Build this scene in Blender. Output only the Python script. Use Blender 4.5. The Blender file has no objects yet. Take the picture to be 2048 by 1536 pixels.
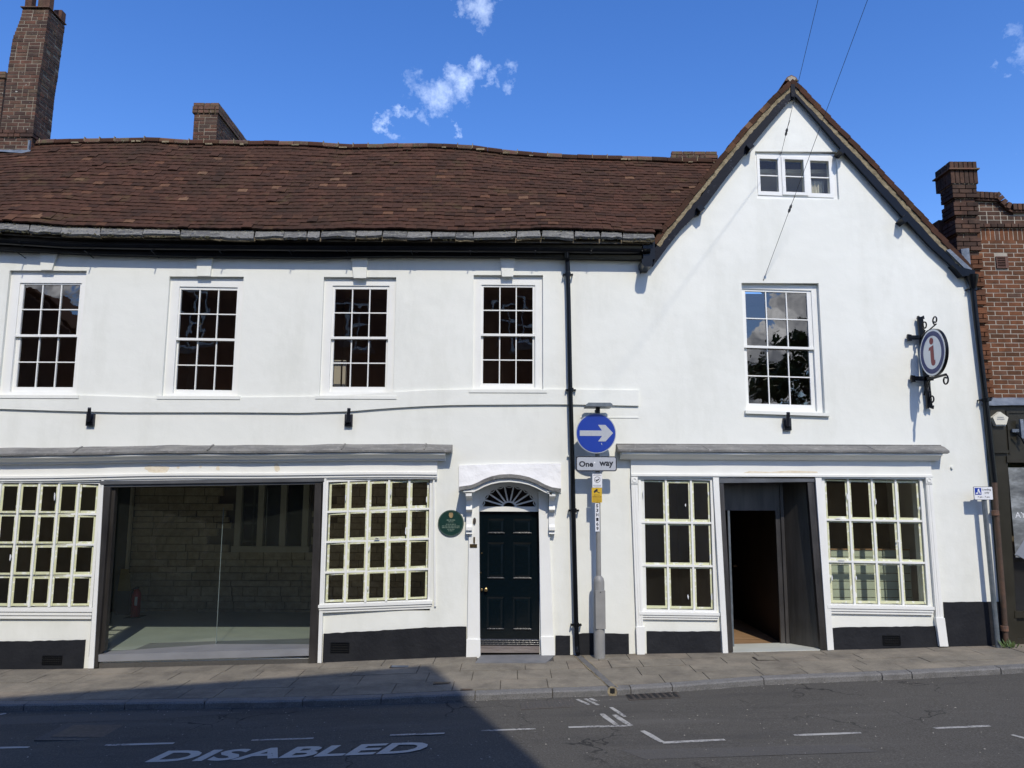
import bpy, bmesh, math, random
from mathutils import Vector, Matrix, noise
random.seed(7)
R=math.radians
S=bpy.context.scene
# ------------------------------------------------------------------ camera
F=1539.0; PITCH=R(8.0); ROLL=.0041; H=2.42
cam=bpy.data.objects.new('camera',bpy.data.cameras.new('camera')); S.collection.objects.link(cam)
cam.data.sensor_width=36; cam.data.lens=36*F/2048; cam.data.clip_start=.05; cam.data.clip_end=2000
cam.matrix_world=Matrix.Translation((0,0,H))@Matrix.Rotation(R(90)+PITCH,4,'X')@Matrix.Rotation(ROLL,4,'Z')
S.camera=cam
S.render.resolution_x=1024; S.render.resolution_y=768
# ------------------------------------------------------------------ view transform
S.view_settings.view_transform='Standard'; S.view_settings.look='None'
S.view_settings.exposure=0.36; S.view_settings.gamma=1; S.view_settings.use_curve_mapping=False
S.cycles.use_denoising=True
S.cycles.max_bounces=10; S.cycles.transparent_max_bounces=16
# ------------------------------------------------------------------ sun and sky
SUND=Vector((-.185,.94,-1.0)).normalized()
sun=bpy.data.objects.new('sun',bpy.data.lights.new('sun','SUN')); S.collection.objects.link(sun)
sun.data.energy=2.9; sun.data.angle=R(.53); sun.data.color=(1,.925,.80)
sun.rotation_euler=SUND.to_track_quat('-Z','Y').to_euler(); sun.location=(6,-12,20)
def ray(px,py):
    x=(px-1024)/F; y=-(py-768)/F
    x,y=x*math.cos(ROLL)-y*math.sin(ROLL),x*math.sin(ROLL)+y*math.cos(ROLL)
    return Vector((x,math.cos(PITCH)-y*math.sin(PITCH),math.sin(PITCH)+y*math.cos(PITCH)))
w=bpy.data.worlds.new('World'); S.world=w; w.use_nodes=True
nt=w.node_tree; N=nt.nodes; L=nt.links; N.clear()
def nd(tree,t,**k):
    n=tree.nodes.new(t)
    for a,b in k.items(): setattr(n,a,b)
    return n
def mth(tree,op,a,b=None,clamp=False):
    n=nd(tree,'ShaderNodeMath',operation=op,use_clamp=clamp)
    for i,v in enumerate((a,b)):
        if v is None: continue
        if isinstance(v,(int,float)): n.inputs[i].default_value=v
        else: tree.links.new(v,n.inputs[i])
    return n.outputs[0]
sky=nd(nt,'ShaderNodeTexSky',sky_type='NISHITA'); sky.sun_disc=False
tosun=-SUND
sky.sun_elevation=math.asin(tosun.z); sky.sun_rotation=math.atan2(tosun.x,tosun.y)
sky.altitude=0; sky.air_density=1.0; sky.dust_density=.3; sky.ozone_density=3.0
hs=nd(nt,'ShaderNodeHueSaturation'); hs.inputs['Saturation'].default_value=1.28; hs.inputs['Hue'].default_value=.5135; hs.inputs['Value'].default_value=1.25
L.new(sky.outputs[0],hs.inputs['Color'])
tc=nd(nt,'ShaderNodeTexCoord'); D=tc.outputs['Generated']
nz=nd(nt,'ShaderNodeTexNoise'); nz.inputs['Scale'].default_value=26; nz.inputs['Detail'].default_value=9; nz.inputs['Roughness'].default_value=.62; nz.inputs['Distortion'].default_value=.35
L.new(D,nz.inputs['Vector'])
wn=nd(nt,'ShaderNodeTexNoise'); wn.inputs['Scale'].default_value=24; wn.inputs['Detail'].default_value=6; wn.inputs['Roughness'].default_value=.65; L.new(D,wn.inputs['Vector'])
wv=nd(nt,'ShaderNodeVectorMath',operation='MULTIPLY_ADD'); L.new(wn.outputs['Color'],wv.inputs[0]); wv.inputs[1].default_value=(.085,.085,.085); wv.inputs[2].default_value=(-.0425,-.0425,-.0425)
wa=nd(nt,'ShaderNodeVectorMath',operation='ADD'); L.new(D,wa.inputs[0]); L.new(wv.outputs[0],wa.inputs[1]); DW=wa.outputs[0]
def blob(px,py,r,s):
    d=ray(px,py).normalized()
    v=nd(nt,'ShaderNodeVectorMath',operation='DISTANCE'); L.new(DW,v.inputs[0]); v.inputs[1].default_value=d
    m=nd(nt,'ShaderNodeMapRange',interpolation_type='SMOOTHSTEP'); L.new(v.outputs['Value'],m.inputs[0])
    m.inputs[1].default_value=0; m.inputs[2].default_value=r/F*1.22; m.inputs[3].default_value=s; m.inputs[4].default_value=0
    return m.outputs[0]
acc=None
for b in [(1022,135,26,.5),(985,150,24,.5),(950,128,34,.75),(915,165,42,.8),(868,187,44,.8),(832,176,24,.4),(905,138,26,.6),
          (845,230,22,.42),(815,226,20,.5),(790,231,20,.6),(768,248,20,.65),(766,268,19,.7),(785,284,18,.6),(885,226,12,.35),(903,248,14,.4),(918,262,14,.55),
          (960,12,34,.62),(1000,5,24,.5),(925,22,24,.42),(882,-4,28,.5),(1988,134,18,.36),(2054,105,30,.42),(2060,70,26,.36),(2035,305,10,.2)]:
    o=blob(*b); acc=o if acc is None else mth(nt,'MAXIMUM',acc,o)
nf=nd(nt,'ShaderNodeTexNoise'); nf.inputs['Scale'].default_value=75; nf.inputs['Detail'].default_value=8; nf.inputs['Roughness'].default_value=.7; nf.inputs['Distortion'].default_value=.8; L.new(D,nf.inputs['Vector'])
nn_=mth(nt,'ADD',mth(nt,'MULTIPLY',mth(nt,'SUBTRACT',nz.outputs[0],.5),1.6),mth(nt,'MULTIPLY',mth(nt,'SUBTRACT',nf.outputs[0],.5),1.3))
k=mth(nt,'MULTIPLY',acc,mth(nt,'ADD',nn_,1.0))
cm=nd(nt,'ShaderNodeMapRange'); L.new(k,cm.inputs[0]); cm.inputs[1].default_value=.17; cm.inputs[2].default_value=1.2; cm.inputs[3].default_value=0; cm.inputs[4].default_value=.66
gate=mth(nt,'GREATER_THAN',acc,.001)
wisp=mth(nt,'MULTIPLY',cm.outputs[0],gate)
# fair-weather cumulus low over the street behind the camera (part mirrored in the panes, outer ones added out of view as white fill)
sx=nd(nt,'ShaderNodeSeparateXYZ'); L.new(D,sx.inputs[0])
nc=nd(nt,'ShaderNodeTexNoise'); nc.inputs['Scale'].default_value=26; nc.inputs['Detail'].default_value=8; nc.inputs['Roughness'].default_value=.55
L.new(D,nc.inputs['Vector'])
def cum(d,r):
    v=nd(nt,'ShaderNodeVectorMath',operation='DISTANCE'); L.new(D,v.inputs[0]); v.inputs[1].default_value=Vector(d).normalized()
    m=nd(nt,'ShaderNodeMapRange'); L.new(v.outputs['Value'],m.inputs[0]); m.inputs[1].default_value=0; m.inputs[2].default_value=r; m.inputs[3].default_value=1; m.inputs[4].default_value=0
    return m.outputs[0]
ca=None
for d,r in [((.383,-1,.222),.042),((.355,-1,.198),.045),((.335,-1,.175),.05),((.31,-1,.15),.06),((.28,-1,.12),.08),((.45,-1,.09),.12),((-.9,-1,.1),.3),((.9,-.8,.12),.25),((-.2,-1,.06),.15)]:
    o=cum(d,r); ca=o if ca is None else mth(nt,'MAXIMUM',ca,o)
cc=nd(nt,'ShaderNodeMapRange'); L.new(mth(nt,'ADD',ca,mth(nt,'MULTIPLY',mth(nt,'SUBTRACT',nc.outputs[0],.5),1.5)),cc.inputs[0]); cc.inputs[1].default_value=.26; cc.inputs[2].default_value=.33
cumf=mth(nt,'MULTIPLY',cc.outputs[0],mth(nt,'GREATER_THAN',ca,.001))
nc2=nd(nt,'ShaderNodeTexNoise'); nc2.inputs['Scale'].default_value=22; nc2.inputs['Detail'].default_value=6
L.new(D,nc2.inputs['Vector'])
cr=nd(nt,'ShaderNodeValToRGB'); cr.color_ramp.elements[0].position=.35; cr.color_ramp.elements[0].color=(3.2,3.5,4.2,1); cr.color_ramp.elements[1].position=.65; cr.color_ramp.elements[1].color=(17,17,17.5,1)
L.new(nc2.outputs[0],cr.inputs[0])
m1=nd(nt,'ShaderNodeMix',data_type='RGBA'); L.new(wisp,m1.inputs[0]); L.new(hs.outputs[0],m1.inputs[6]); m1.inputs[7].default_value=(7.4,8.6,10.6,1)
m2=nd(nt,'ShaderNodeMix',data_type='RGBA'); L.new(cumf,m2.inputs[0]); L.new(m1.outputs[2],m2.inputs[6]); L.new(cr.outputs[0],m2.inputs[7])
bg=nd(nt,'ShaderNodeBackground'); bg.inputs['Strength'].default_value=.135; L.new(m2.outputs[2],bg.inputs['Color'])
wo=nd(nt,'ShaderNodeOutputWorld'); L.new(bg.outputs[0],wo.inputs[0])

# ------------------------------------------------------------------ pixel helpers (points on the plane of the frontage / on the ground)
def W(px,py,Y=12.0):
    r=ray(px,py); t=Y/r.y
    return Vector((r.x*t,Y,H+r.z*t))
def wx(px,py,Y=12.0): return W(px,py,Y).x
def wz(py,px=1024,Y=12.0): return W(px,py,Y).z
BASE=[W(*q) for q in [(0,1338),(178,1337),(640,1325),(930,1312),(1110,1310),(1450,1305),(1660,1300),(2000,1290),(2048,1289)]]
def interp(x,P):
    if x<=P[0][0]:
        a,b=P[0],P[1]; return a[1]+(b[1]-a[1])/(b[0]-a[0])*max(x-a[0],-4)
    if x>=P[-1][0]:
        a,b=P[-2],P[-1]; return b[1]+(b[1]-a[1])/(b[0]-a[0])*min(x-b[0],4)
    for a,b in zip(P,P[1:]):
        if x<=b[0]: return a[1]+(b[1]-a[1])*(x-a[0])/(b[0]-a[0])
ZG=[(-9,-.24)]+[(p.x,p.z) for p in BASE]+[(9.5,.23)]
def zg(x): return interp(x,ZG)
KH=.085
def G(px,py,dz=0):
    r=ray(px,py); z=0
    for i in range(30):
        t=(z-H)/r.z; z=zg(r.x*t)+dz
    return Vector((r.x*t,r.y*t,z))
def poly(pts,Y=12.0): return [(W(a,b,Y).x,W(a,b,Y).z) for a,b in pts]
CM=cam.matrix_world.inverted()
def proj(p):
    q=CM@Vector(p)
    if q.z>-.1: return (-9e3,-9e3,1)
    return (1024-q.x/q.z*F,768+q.y/q.z*F,-q.z)
def inframe(p,m=15):
    a,b,_=proj(p); return -m<a<2048+m and -m<b<1536+m

# ------------------------------------------------------------------ mesh builder
class MB:
    def __init__(s): s.v=[]; s.f=[]
    def add(s,v,f):
        n=len(s.v); s.v+=[tuple(p) for p in v]; s.f+=[tuple(i+n for i in q) for q in f]; return s
    def box(s,x0,x1,y0,y1,z0,z1,M=None):
        v=[Vector((x,y,z)) for z in (z0,z1) for y in (y0,y1) for x in (x0,x1)]
        if M is not None: v=[M@p for p in v]
        return s.add(v,[(0,2,3,1),(4,5,7,6),(0,1,5,4),(2,6,7,3),(0,4,6,2),(1,3,7,5)])
    def prism(s,pts,vec):
        pts=[Vector(p) for p in pts]; n=len(pts); vec=Vector(vec)
        nrm=Vector((0,0,0))
        for i in range(n): nrm+=pts[i].cross(pts[(i+1)%n])
        if nrm.dot(vec)>0: pts.reverse()
        f=[tuple(range(n)),tuple(range(2*n-1,n-1,-1))]+[(i,i+n,(i+1)%n+n,(i+1)%n) for i in range(n)]
        return s.add(pts+[p+vec for p in pts],f)
    def strip(s,A,B,vec):
        "slab between two polylines, thickened by vec"
        n=len(A); vec=Vector(vec); v=[Vector(p) for p in A]+[Vector(p) for p in B]
        v=v+[p+vec for p in v]; f=[]
        for i in range(n-1):
            f+=[(i,i+1,n+i+1,n+i),(2*n+i,3*n+i,3*n+i+1,2*n+i+1),(i,2*n+i,2*n+i+1,i+1),(n+i,n+i+1,3*n+i+1,3*n+i)]
        f+=[(0,n,3*n,2*n),(n-1,3*n-1,4*n-1,2*n-1)]
        return s.add(v,f)
    def sweep(s,prof,xs,fn):
        "profile [(y,z)] swept along x; fn(x)->(dy,dz)"
        m=len(prof); v=[];f=[]
        for x in xs:
            dy,dz=fn(x)
            v+=[Vector((x,a+dy,b+dz)) for a,b in prof]
        for i in range(len(xs)-1):
            for j in range(m):
                k=(j+1)%m; f.append((i*m+j,(i+1)*m+j,(i+1)*m+k,i*m+k))
        f+=[tuple(range(m)),tuple(range(len(xs)*m-1,(len(xs)-1)*m-1,-1))]
        return s.add(v,f)
    def tube(s,P,r,n=8,cap=True):
        P=[Vector(p) for p in P]; rr=r if isinstance(r,(list,tuple)) else [r]*len(P)
        v=[];f=[]; u=None
        for i,p in enumerate(P):
            t=(P[min(i+1,len(P)-1)]-P[max(i-1,0)])
            t=t.normalized() if t.length>1e-9 else Vector((0,0,1))
            if u is None: u=t.orthogonal().normalized()
            u=(u-t*u.dot(t)); u=u.normalized() if u.length>1e-6 else t.orthogonal().normalized()
            w_=t.cross(u)
            for k in range(n):
                a=2*math.pi*k/n; v.append(p+(u*math.cos(a)+w_*math.sin(a))*rr[i])
        for i in range(len(P)-1):
            for k in range(n):
                f.append((i*n+k,i*n+(k+1)%n,(i+1)*n+(k+1)%n,(i+1)*n+k))
        if cap: f+=[tuple(range(n-1,-1,-1)),tuple(range((len(P)-1)*n,len(P)*n))]
        return s.add(v,f)
    def disc(s,c,r,ax,th,n=40):
        c=Vector(c); ax=Vector(ax).normalized(); return s.tube([c-ax*th/2,c+ax*th/2],r,n)
    def ring(s,c,r0,r1,ax,up,th,a0=0,a1=2*math.pi,n=40):
        c=Vector(c);ax=Vector(ax).normalized();up=Vector(up).normalized();sd=ax.cross(up)
        A=[];B=[]
        for i in range(n+1):
            a=a0+(a1-a0)*i/n; d=sd*math.cos(a)+up*math.sin(a); A.append(c+d*r0);B.append(c+d*r1)
        return s.strip(A,B,ax*th)
    def shear(s,k,xc):
        s.v=[(x,y,z+k*(x-xc)) for x,y,z in s.v]; return s
    def build(s,name,mat,parent=None,smooth=False,kind=None):
        me=bpy.data.meshes.new(name); me.from_pydata(s.v,[],s.f)
        bm=bmesh.new(); bm.from_mesh(me); bmesh.ops.recalc_face_normals(bm,faces=bm.faces); bm.to_mesh(me); bm.free()
        return link(name,me,mat,parent,smooth,kind)
def link(name,me,mat,parent=None,smooth=False,kind=None):
    if mat and not me.materials: me.materials.append(mat)
    if smooth:
        for p in me.polygons: p.use_smooth=True
        try: me.set_sharp_from_angle(angle=R(40))
        except Exception: pass
    o=bpy.data.objects.new(name,me); S.collection.objects.link(o)
    if parent:
        o.parent=parent
        o.matrix_parent_inverse=pinv(parent)
    if kind: o['kind']=kind
    return o
def world(o): return (world(o.parent)@o.matrix_parent_inverse if o.parent else Matrix())@o.matrix_basis
def pinv(p): return world(p).inverted()
def put(name,me,M,parent):
    "one more individual of a shared mesh"
    o=bpy.data.objects.new(name,me); S.collection.objects.link(o); o.matrix_basis=M; o.parent=parent; o.matrix_parent_inverse=pinv(parent); return o
def thing(name,label,cat,loc,group=None,kind=None):
    o=bpy.data.objects.new(name,None); S.collection.objects.link(o); o.location=loc; o.empty_display_size=.2
    if label: o['label']=label
    if cat: o['category']=cat
    if group: o['group']=group
    if kind: o['kind']=kind
    return o
def tag(o,label,cat,group=None):
    o['label']=label; o['category']=cat
    if group: o['group']=group
    return o
def struct(o): o['kind']='structure'; return o
def textmesh(s,size=1,offset=0,align='CENTER',spacing=1):
    c=bpy.data.curves.new('t','FONT'); c.body=s; c.size=size; c.offset=offset; c.align_x=align; c.align_y='CENTER'; c.resolution_u=3; c.space_character=spacing; c.fill_mode='FRONT'
    o=bpy.data.objects.new('t',c); S.collection.objects.link(o); bpy.context.view_layer.update()
    me=bpy.data.meshes.new_from_object(o.evaluated_get(bpy.context.evaluated_depsgraph_get()))
    bpy.data.objects.remove(o); return me
def text_at(name,s,mat,parent,c,h,width=None,ux=(1,0,0),uy=(0,0,1),offset=.0):
    "flat lettering: cap height h, centred on c, squeezed to width"
    me=textmesh(s,1,offset); xs=[v.co.x for v in me.vertices]; ys=[v.co.y for v in me.vertices]
    if not xs: return
    x0,x1,y0,y1=min(xs),max(xs),min(ys),max(ys); sy=h/(y1-y0); sx_=sy if width is None else width/(x1-x0)
    c=Vector(c);ux=Vector(ux);uy=Vector(uy)
    for v in me.vertices: v.co=c+ux*((v.co.x-(x0+x1)/2)*sx_)+uy*((v.co.y-(y0+y1)/2)*sy)
    return link(name,me,mat,parent)

# ------------------------------------------------------------------ materials
def newmat(name):
    m=bpy.data.materials.new(name); m.use_nodes=True; t=m.node_tree; t.nodes.clear()
    return m,t
def noisen(t,scale,detail=4,rough=.55,vec=None,stretch=None):
    n=nd(t,'ShaderNodeTexNoise'); n.inputs['Scale'].default_value=scale; n.inputs['Detail'].default_value=detail; n.inputs['Roughness'].default_value=rough
    if vec is None: vec=nd(t,'ShaderNodeNewGeometry').outputs['Position']
    if stretch:
        mp=nd(t,'ShaderNodeMapping'); mp.inputs['Scale'].default_value=stretch; t.links.new(vec,mp.inputs['Vector']); vec=mp.outputs[0]
    t.links.new(vec,n.inputs['Vector']); return n.outputs[0]
def ramp(t,fac,stops):
    r=nd(t,'ShaderNodeValToRGB'); e=r.color_ramp.elements
    while len(e)<len(stops): e.new(.5)
    for i,(p,c) in enumerate(stops): e[i].position=p; e[i].color=(*c,1) if len(c)==3 else c
    t.links.new(fac,r.inputs[0]); return r.outputs[0]
def mixc(t,f,a,b,mode='MIX'):
    n=nd(t,'ShaderNodeMix',data_type='RGBA',blend_type=mode)
    for i,v in ((0,f),(6,a),(7,b)):
        if isinstance(v,(int,float)): n.inputs[i].default_value=v
        elif isinstance(v,tuple): n.inputs[i].default_value=(*v[:3],1)
        else: t.links.new(v,n.inputs[i])
    return n.outputs[2]
def finish(m,t,col,rough=.6,metal=0,bump=None,bd=.01,spec=.5,coat=0):
    b=nd(t,'ShaderNodeBsdfPrincipled'); o=nd(t,'ShaderNodeOutputMaterial'); t.links.new(b.outputs[0],o.inputs[0])
    for k,v in (('Base Color',col),('Roughness',rough),('Metallic',metal),('Specular IOR Level',spec),('Coat Weight',coat)):
        if isinstance(v,tuple): b.inputs[k].default_value=(*v[:3],1)
        elif isinstance(v,(int,float)): b.inputs[k].default_value=v
        else: t.links.new(v,b.inputs[k])
    if bump is not None:
        bs=bump if isinstance(bump,list) else [(bump,bd)]
        last=None
        for h,d in bs:
            bn=nd(t,'ShaderNodeBump'); bn.inputs['Distance'].default_value=d; t.links.new(h,bn.inputs['Height'])
            if last: t.links.new(last,bn.inputs['Normal'])
            last=bn.outputs[0]
        t.links.new(last,b.inputs['Normal'])
    return m
def basic(name,c1,c2=None,scale=6,rough=.5,metal=0,bs=40,bd=.001,spec=.5,stretch=None,coat=0):
    m,t=newmat(name)
    col=c1 if c2 is None else ramp(t,noisen(t,scale,5,stretch=stretch),[(.35,c1),(.68,c2)])
    return finish(m,t,col,rough,metal,noisen(t,bs,3,stretch=stretch) if bd else None,bd,spec,coat)
def island_rand(t):
    g=nd(t,'ShaderNodeNewGeometry'); oi=nd(t,'ShaderNodeObjectInfo')
    return mth(t,'FRACT',mth(t,'ADD',g.outputs['Random Per Island'],mth(t,'MULTIPLY',oi.outputs['Random'],3.7)))
# plastered wall: lumpy old render under thick white paint
m,t=newmat('white_render'); M_WHITE=m
g1=noisen(t,.55,4); st=noisen(t,1.7,7,.7,stretch=(1,1,.30))
c=mixc(t,1.0,ramp(t,g1,[(.3,(.725,.735,.675)),(.7,(.765,.775,.715))]),ramp(t,st,[(.34,(.93,.93,.92)),(.52,(1,1,1))]),'MULTIPLY')
finish(m,t,c,.55,0,[(noisen(t,.9,3,.6),.022),(noisen(t,4.5,3,.5),.0035),(noisen(t,26,5,.6),.0012)],spec=.3)
m,t=newmat('white_hood_render'); M_WHITE2=m
finish(m,t,(.84,.84,.83),.4,0,[(noisen(t,5,3),.02),(noisen(t,18,4),.003)],spec=.5)
M_JOIN=basic('white_gloss_paint',(.785,.79,.75),(.745,.75,.71),3,.33,bs=60,bd=.0008)
m,t=newmat('black_masonry_paint'); M_PLINTH=m
c=ramp(t,noisen(t,3,6),[(.3,(.010,.011,.014)),(.75,(.019,.020,.023))])
finish(m,t,mixc(t,ramp(t,noisen(t,38,4,.7),[(.70,(0,0,0)),(.76,(.5,.5,.5))]),c,(.12,.12,.12)),.62,0,[(noisen(t,2.5,3),.02),(noisen(t,26,5),.005)],spec=.22)
M_BLACK=basic('black_gloss_paint',(.0028,.0034,.005),(.005,.006,.008),5,.28,bs=16,bd=.0015,spec=.25)
m,t=newmat('weathered_black_board'); M_BARGE=m
fl=ramp(t,noisen(t,24,8,.75,stretch=(1,1,1.6)),[(.57,(0,0,0)),(.64,(1,1,1))])
big=ramp(t,noisen(t,2.2,2),[(.5,(0,0,0)),(.66,(1,1,1))])
finish(m,t,mixc(t,mixc(t,1.0,fl,big,'MULTIPLY'),(.009,.011,.018),(.13,.14,.17)),.5,0,noisen(t,30,5),.002,spec=.1)
m,t=newmat('brushed_steel'); M_STEEL=m
n=noisen(t,9,5,.6,stretch=(1,1,.12))
finish(m,t,ramp(t,n,[(.3,(.075,.07,.066)),(.7,(.13,.12,.11))]),ramp(t,noisen(t,3,3),[(.3,(.38,.38,.38)),(.7,(.5,.5,.5))]),.85,noisen(t,200,2,stretch=(1,1,.05)),.0003)
m,t=newmat('polished_steel_tray'); M_TRAY=m
finish(m,t,ramp(t,noisen(t,2,4),[(.3,(.30,.31,.33)),(.7,(.37,.38,.40))]),.35,.45,noisen(t,3,2),.02)
m,t=newmat('weathered_lead'); M_LEAD=m
n=noisen(t,5,7,.65,stretch=(.5,1,2))
finish(m,t,mixc(t,ramp(t,noisen(t,16,6,.7),[(.56,(0,0,0)),(.72,(.8,.8,.8))]),ramp(t,n,[(.3,(.10,.10,.098)),(.7,(.23,.225,.205))]),(.36,.35,.33)),.6,.15,[(noisen(t,4,3),.02),(noisen(t,30,6),.006)])
M_CHANL=basic('pale_steel_channel',(.13,.135,.14),(.18,.185,.19),3,.4,.5,bs=50,bd=.0003)
M_LEADB=basic('blue_grey_lead',(.10,.125,.16),(.2,.23,.27),6,.5,.2,bs=14,bd=.01)
# clay tile
m,t=newmat('clay_roof_tile'); M_TILE=m
ir=island_rand(t)
c=ramp(t,ir,[(0,(.045,.026,.019)),(.3,(.070,.036,.025)),(.55,(.058,.031,.021)),(.8,(.082,.040,.027)),(.95,(.066,.036,.024)),(.985,(.12,.060,.036)),(1,(.17,.10,.06))])
c=mixc(t,ramp(t,noisen(t,1.1,6,.65),[(.45,(0,0,0)),(.66,(.55,.55,.55))]),c,(.036,.026,.019))
c=mixc(t,ramp(t,noisen(t,1.9,7,.75),[(.56,(0,0,0)),(.70,(.7,.7,.7))]),c,(.085,.060,.030))
c=mixc(t,ramp(t,noisen(t,23,6,.7),[(.60,(0,0,0)),(.72,(.7,.7,.7))]),c,(.026,.02,.018))
c=mixc(t,ramp(t,noisen(t,41,3,.6),[(.735,(0,0,0)),(.77,(.8,.8,.8))]),c,(.30,.26,.19))
finish(m,t,c,.92,0,noisen(t,60,5),.004,spec=.08)
m,t=newmat('mossy_clay'); M_MOSSY=m
c=ramp(t,island_rand(t),[(0,(.07,.035,.025)),(1,(.15,.07,.045))])
c=mixc(t,ramp(t,noisen(t,9,6,.7),[(.45,(0,0,0)),(.62,(.9,.9,.9))]),c,(.10,.085,.04))
finish(m,t,mixc(t,ramp(t,noisen(t,30,5,.7),[(.62,(0,0,0)),(.7,(.8,.8,.8))]),c,(.35,.33,.27)),.9,0,noisen(t,40,5),.006)
m,t=newmat('stone_slate'); M_SLAB=m
c=ramp(t,island_rand(t),[(0,(.085,.086,.086)),(1,(.19,.188,.178))])
c=mixc(t,ramp(t,noisen(t,12,7,.75,stretch=(.7,1,2)),[(.5,(0,0,0)),(.62,(.9,.9,.9))]),c,(.25,.25,.22))
c=mixc(t,ramp(t,noisen(t,26,6,.7),[(.56,(0,0,0)),(.66,(.9,.9,.9))]),c,(.05,.045,.03))
finish(m,t,c,.9,0,[(noisen(t,8,6,.7),.03),(noisen(t,50,5),.006)],spec=.2)
M_MORTAR=basic('lime_mortar',(.30,.25,.16),(.17,.14,.09),12,.95,bs=45,bd=.012,spec=.1)
M_MORTARG=basic('grey_mortar',(.40,.36,.30),(.30,.27,.22),10,.95,bs=60,bd=.004,spec=.1)
M_MORTARC=basic('weathered_mortar',(.27,.235,.18),(.17,.145,.11),7,.95,bs=60,bd=.004,spec=.1)
M_MORTARD=basic('sooty_mortar',(.17,.145,.11),(.10,.085,.065),10,.95,bs=60,bd=.004,spec=.1)
def brickmat(name,stops,lich,lc=(.45,.44,.38),lth=.69):
    m,t=newmat(name)
    c=ramp(t,island_rand(t),stops)
    c=mixc(t,ramp(t,noisen(t,5,6,.7),[(.42,(0,0,0)),(.7,(.75,.75,.75))]),c,tuple(x*.5 for x in stops[0][1]))
    c=mixc(t,ramp(t,noisen(t,17,5,.6),[(lth,(0,0,0)),(lth+.03,(lich,)*3)]),c,lc)
    return finish(m,t,c,.88,0,noisen(t,70,5),.004,spec=.25)
M_BRICKOLD=brickmat('old_brick',[(0,(.05,.032,.026)),(.25,(.11,.058,.04)),(.5,(.075,.05,.038)),(.75,(.135,.062,.04)),(1,(.12,.085,.055))],.9)
M_BRICKDARK=brickmat('dark_plum_brick',[(0,(.045,.028,.021)),(.35,(.10,.053,.036)),(.7,(.07,.044,.032)),(1,(.12,.062,.04))],.35)
M_BRICKRED=brickmat('red_brick',[(0,(.09,.043,.022)),(.3,(.16,.064,.030)),(.6,(.12,.052,.028)),(.85,(.19,.076,.034)),(1,(.10,.058,.04))],.2,lth=.74)
# stone of the room behind the display glass
m,t=newmat('rubble_stone'); M_RUBBLE=m
finish(m,t,mixc(t,.5,ramp(t,island_rand(t),[(0,(.42,.33,.20)),(1,(.62,.52,.36))]),ramp(t,noisen(t,9,5),[(.3,(.26,.21,.14)),(.7,(.62,.53,.38))])),.9,0,noisen(t,20,5),.02)
# ground
m,t=newmat('asphalt'); M_ASPH=m
c=ramp(t,noisen(t,.5,5),[(.3,(.076,.071,.059)),(.7,(.100,.094,.079))])
c=mixc(t,.6,c,ramp(t,noisen(t,60,4,.8),[(.3,(.022,.021,.020)),(.52,(.075,.072,.066)),(.68,(.16,.155,.145)),(.8,(.30,.29,.27))]))
c=mixc(t,ramp(t,noisen(t,1.3,6,.7,stretch=(.25,1.3,1)),[(.5,(0,0,0)),(.7,(.5,.5,.5))]),c,(.046,.045,.044))
c=mixc(t,ramp(t,noisen(t,.8,5,.7,stretch=(.3,2.2,1)),[(.55,(0,0,0)),(.66,(.4,.4,.4))]),c,(.115,.11,.10))
c=mixc(t,ramp(t,noisen(t,25,3,.5),[(.73,(0,0,0)),(.75,(.7,.7,.7))]),c,(.24,.235,.22))
vo=nd(t,'ShaderNodeTexVoronoi',feature='DISTANCE_TO_EDGE'); vo.inputs['Scale'].default_value=.8
pz=nd(t,'ShaderNodeNewGeometry').outputs['Position']; nw=nd(t,'ShaderNodeTexNoise'); nw.inputs['Scale'].default_value=3; nw.inputs['Detail'].default_value=6; t.links.new(pz,nw.inputs['Vector'])
va=nd(t,'ShaderNodeVectorMath',operation='MULTIPLY_ADD'); t.links.new(nw.outputs['Color'],va.inputs[0]); va.inputs[1].default_value=(.5,.5,.5); t.links.new(pz,va.inputs[2]); t.links.new(va.outputs[0],vo.inputs['Vector'])
ck=mixc(t,1.0,ramp(t,vo.outputs['Distance'],[(.004,(1,1,1)),(.012,(0,0,0))]),ramp(t,noisen(t,.7,3),[(.5,(0,0,0)),(.6,(.8,.8,.8))]),'MULTIPLY')
c=mixc(t,ck,c,(.02,.02,.02))
finish(m,t,c,.85,0,[(noisen(t,120,3),.004),(noisen(t,1.5,3),.02)],spec=.12)
m,t=newmat('asphalt_patch'); M_PATCH=m
finish(m,t,mixc(t,.5,(.062,.058,.052),ramp(t,noisen(t,60,3,.7),[(.3,(.035,.034,.032)),(.7,(.11,.105,.095))])),.9,0,noisen(t,100,3),.004)
m,t=newmat('concrete_paving'); M_PAVE=m
ir=nd(t,'ShaderNodeObjectInfo').outputs['Random']
c=ramp(t,ir,[(0,(.185,.167,.130)),(.3,(.24,.215,.166)),(.6,(.19,.171,.134)),(.85,(.26,.232,.178)),(1,(.23,.182,.132))])
c=mixc(t,.55,c,ramp(t,noisen(t,70,4,.8),[(.3,(.08,.073,.058)),(.64,(.28,.255,.205)),(.78,(.48,.445,.37))]))
c=mixc(t,ramp(t,noisen(t,2.2,6,.7),[(.42,(0,0,0)),(.66,(.7,.7,.7))]),c,(.105,.095,.08))
c=mixc(t,ramp(t,noisen(t,.9,6,.7),[(.5,(0,0,0)),(.62,(.4,.4,.4))]),c,(.30,.26,.20))
c=mixc(t,ramp(t,noisen(t,11,3,.6),[(.745,(0,0,0)),(.765,(.55,.55,.55))]),c,(.33,.32,.30))
finish(m,t,c,.9,0,[(noisen(t,100,3),.003),(noisen(t,5,3),.006)],spec=.1)
M_JOINT=basic('dark_joint',(.05,.046,.04),(.08,.072,.06),14,.95,bs=60,bd=.004)
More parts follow.
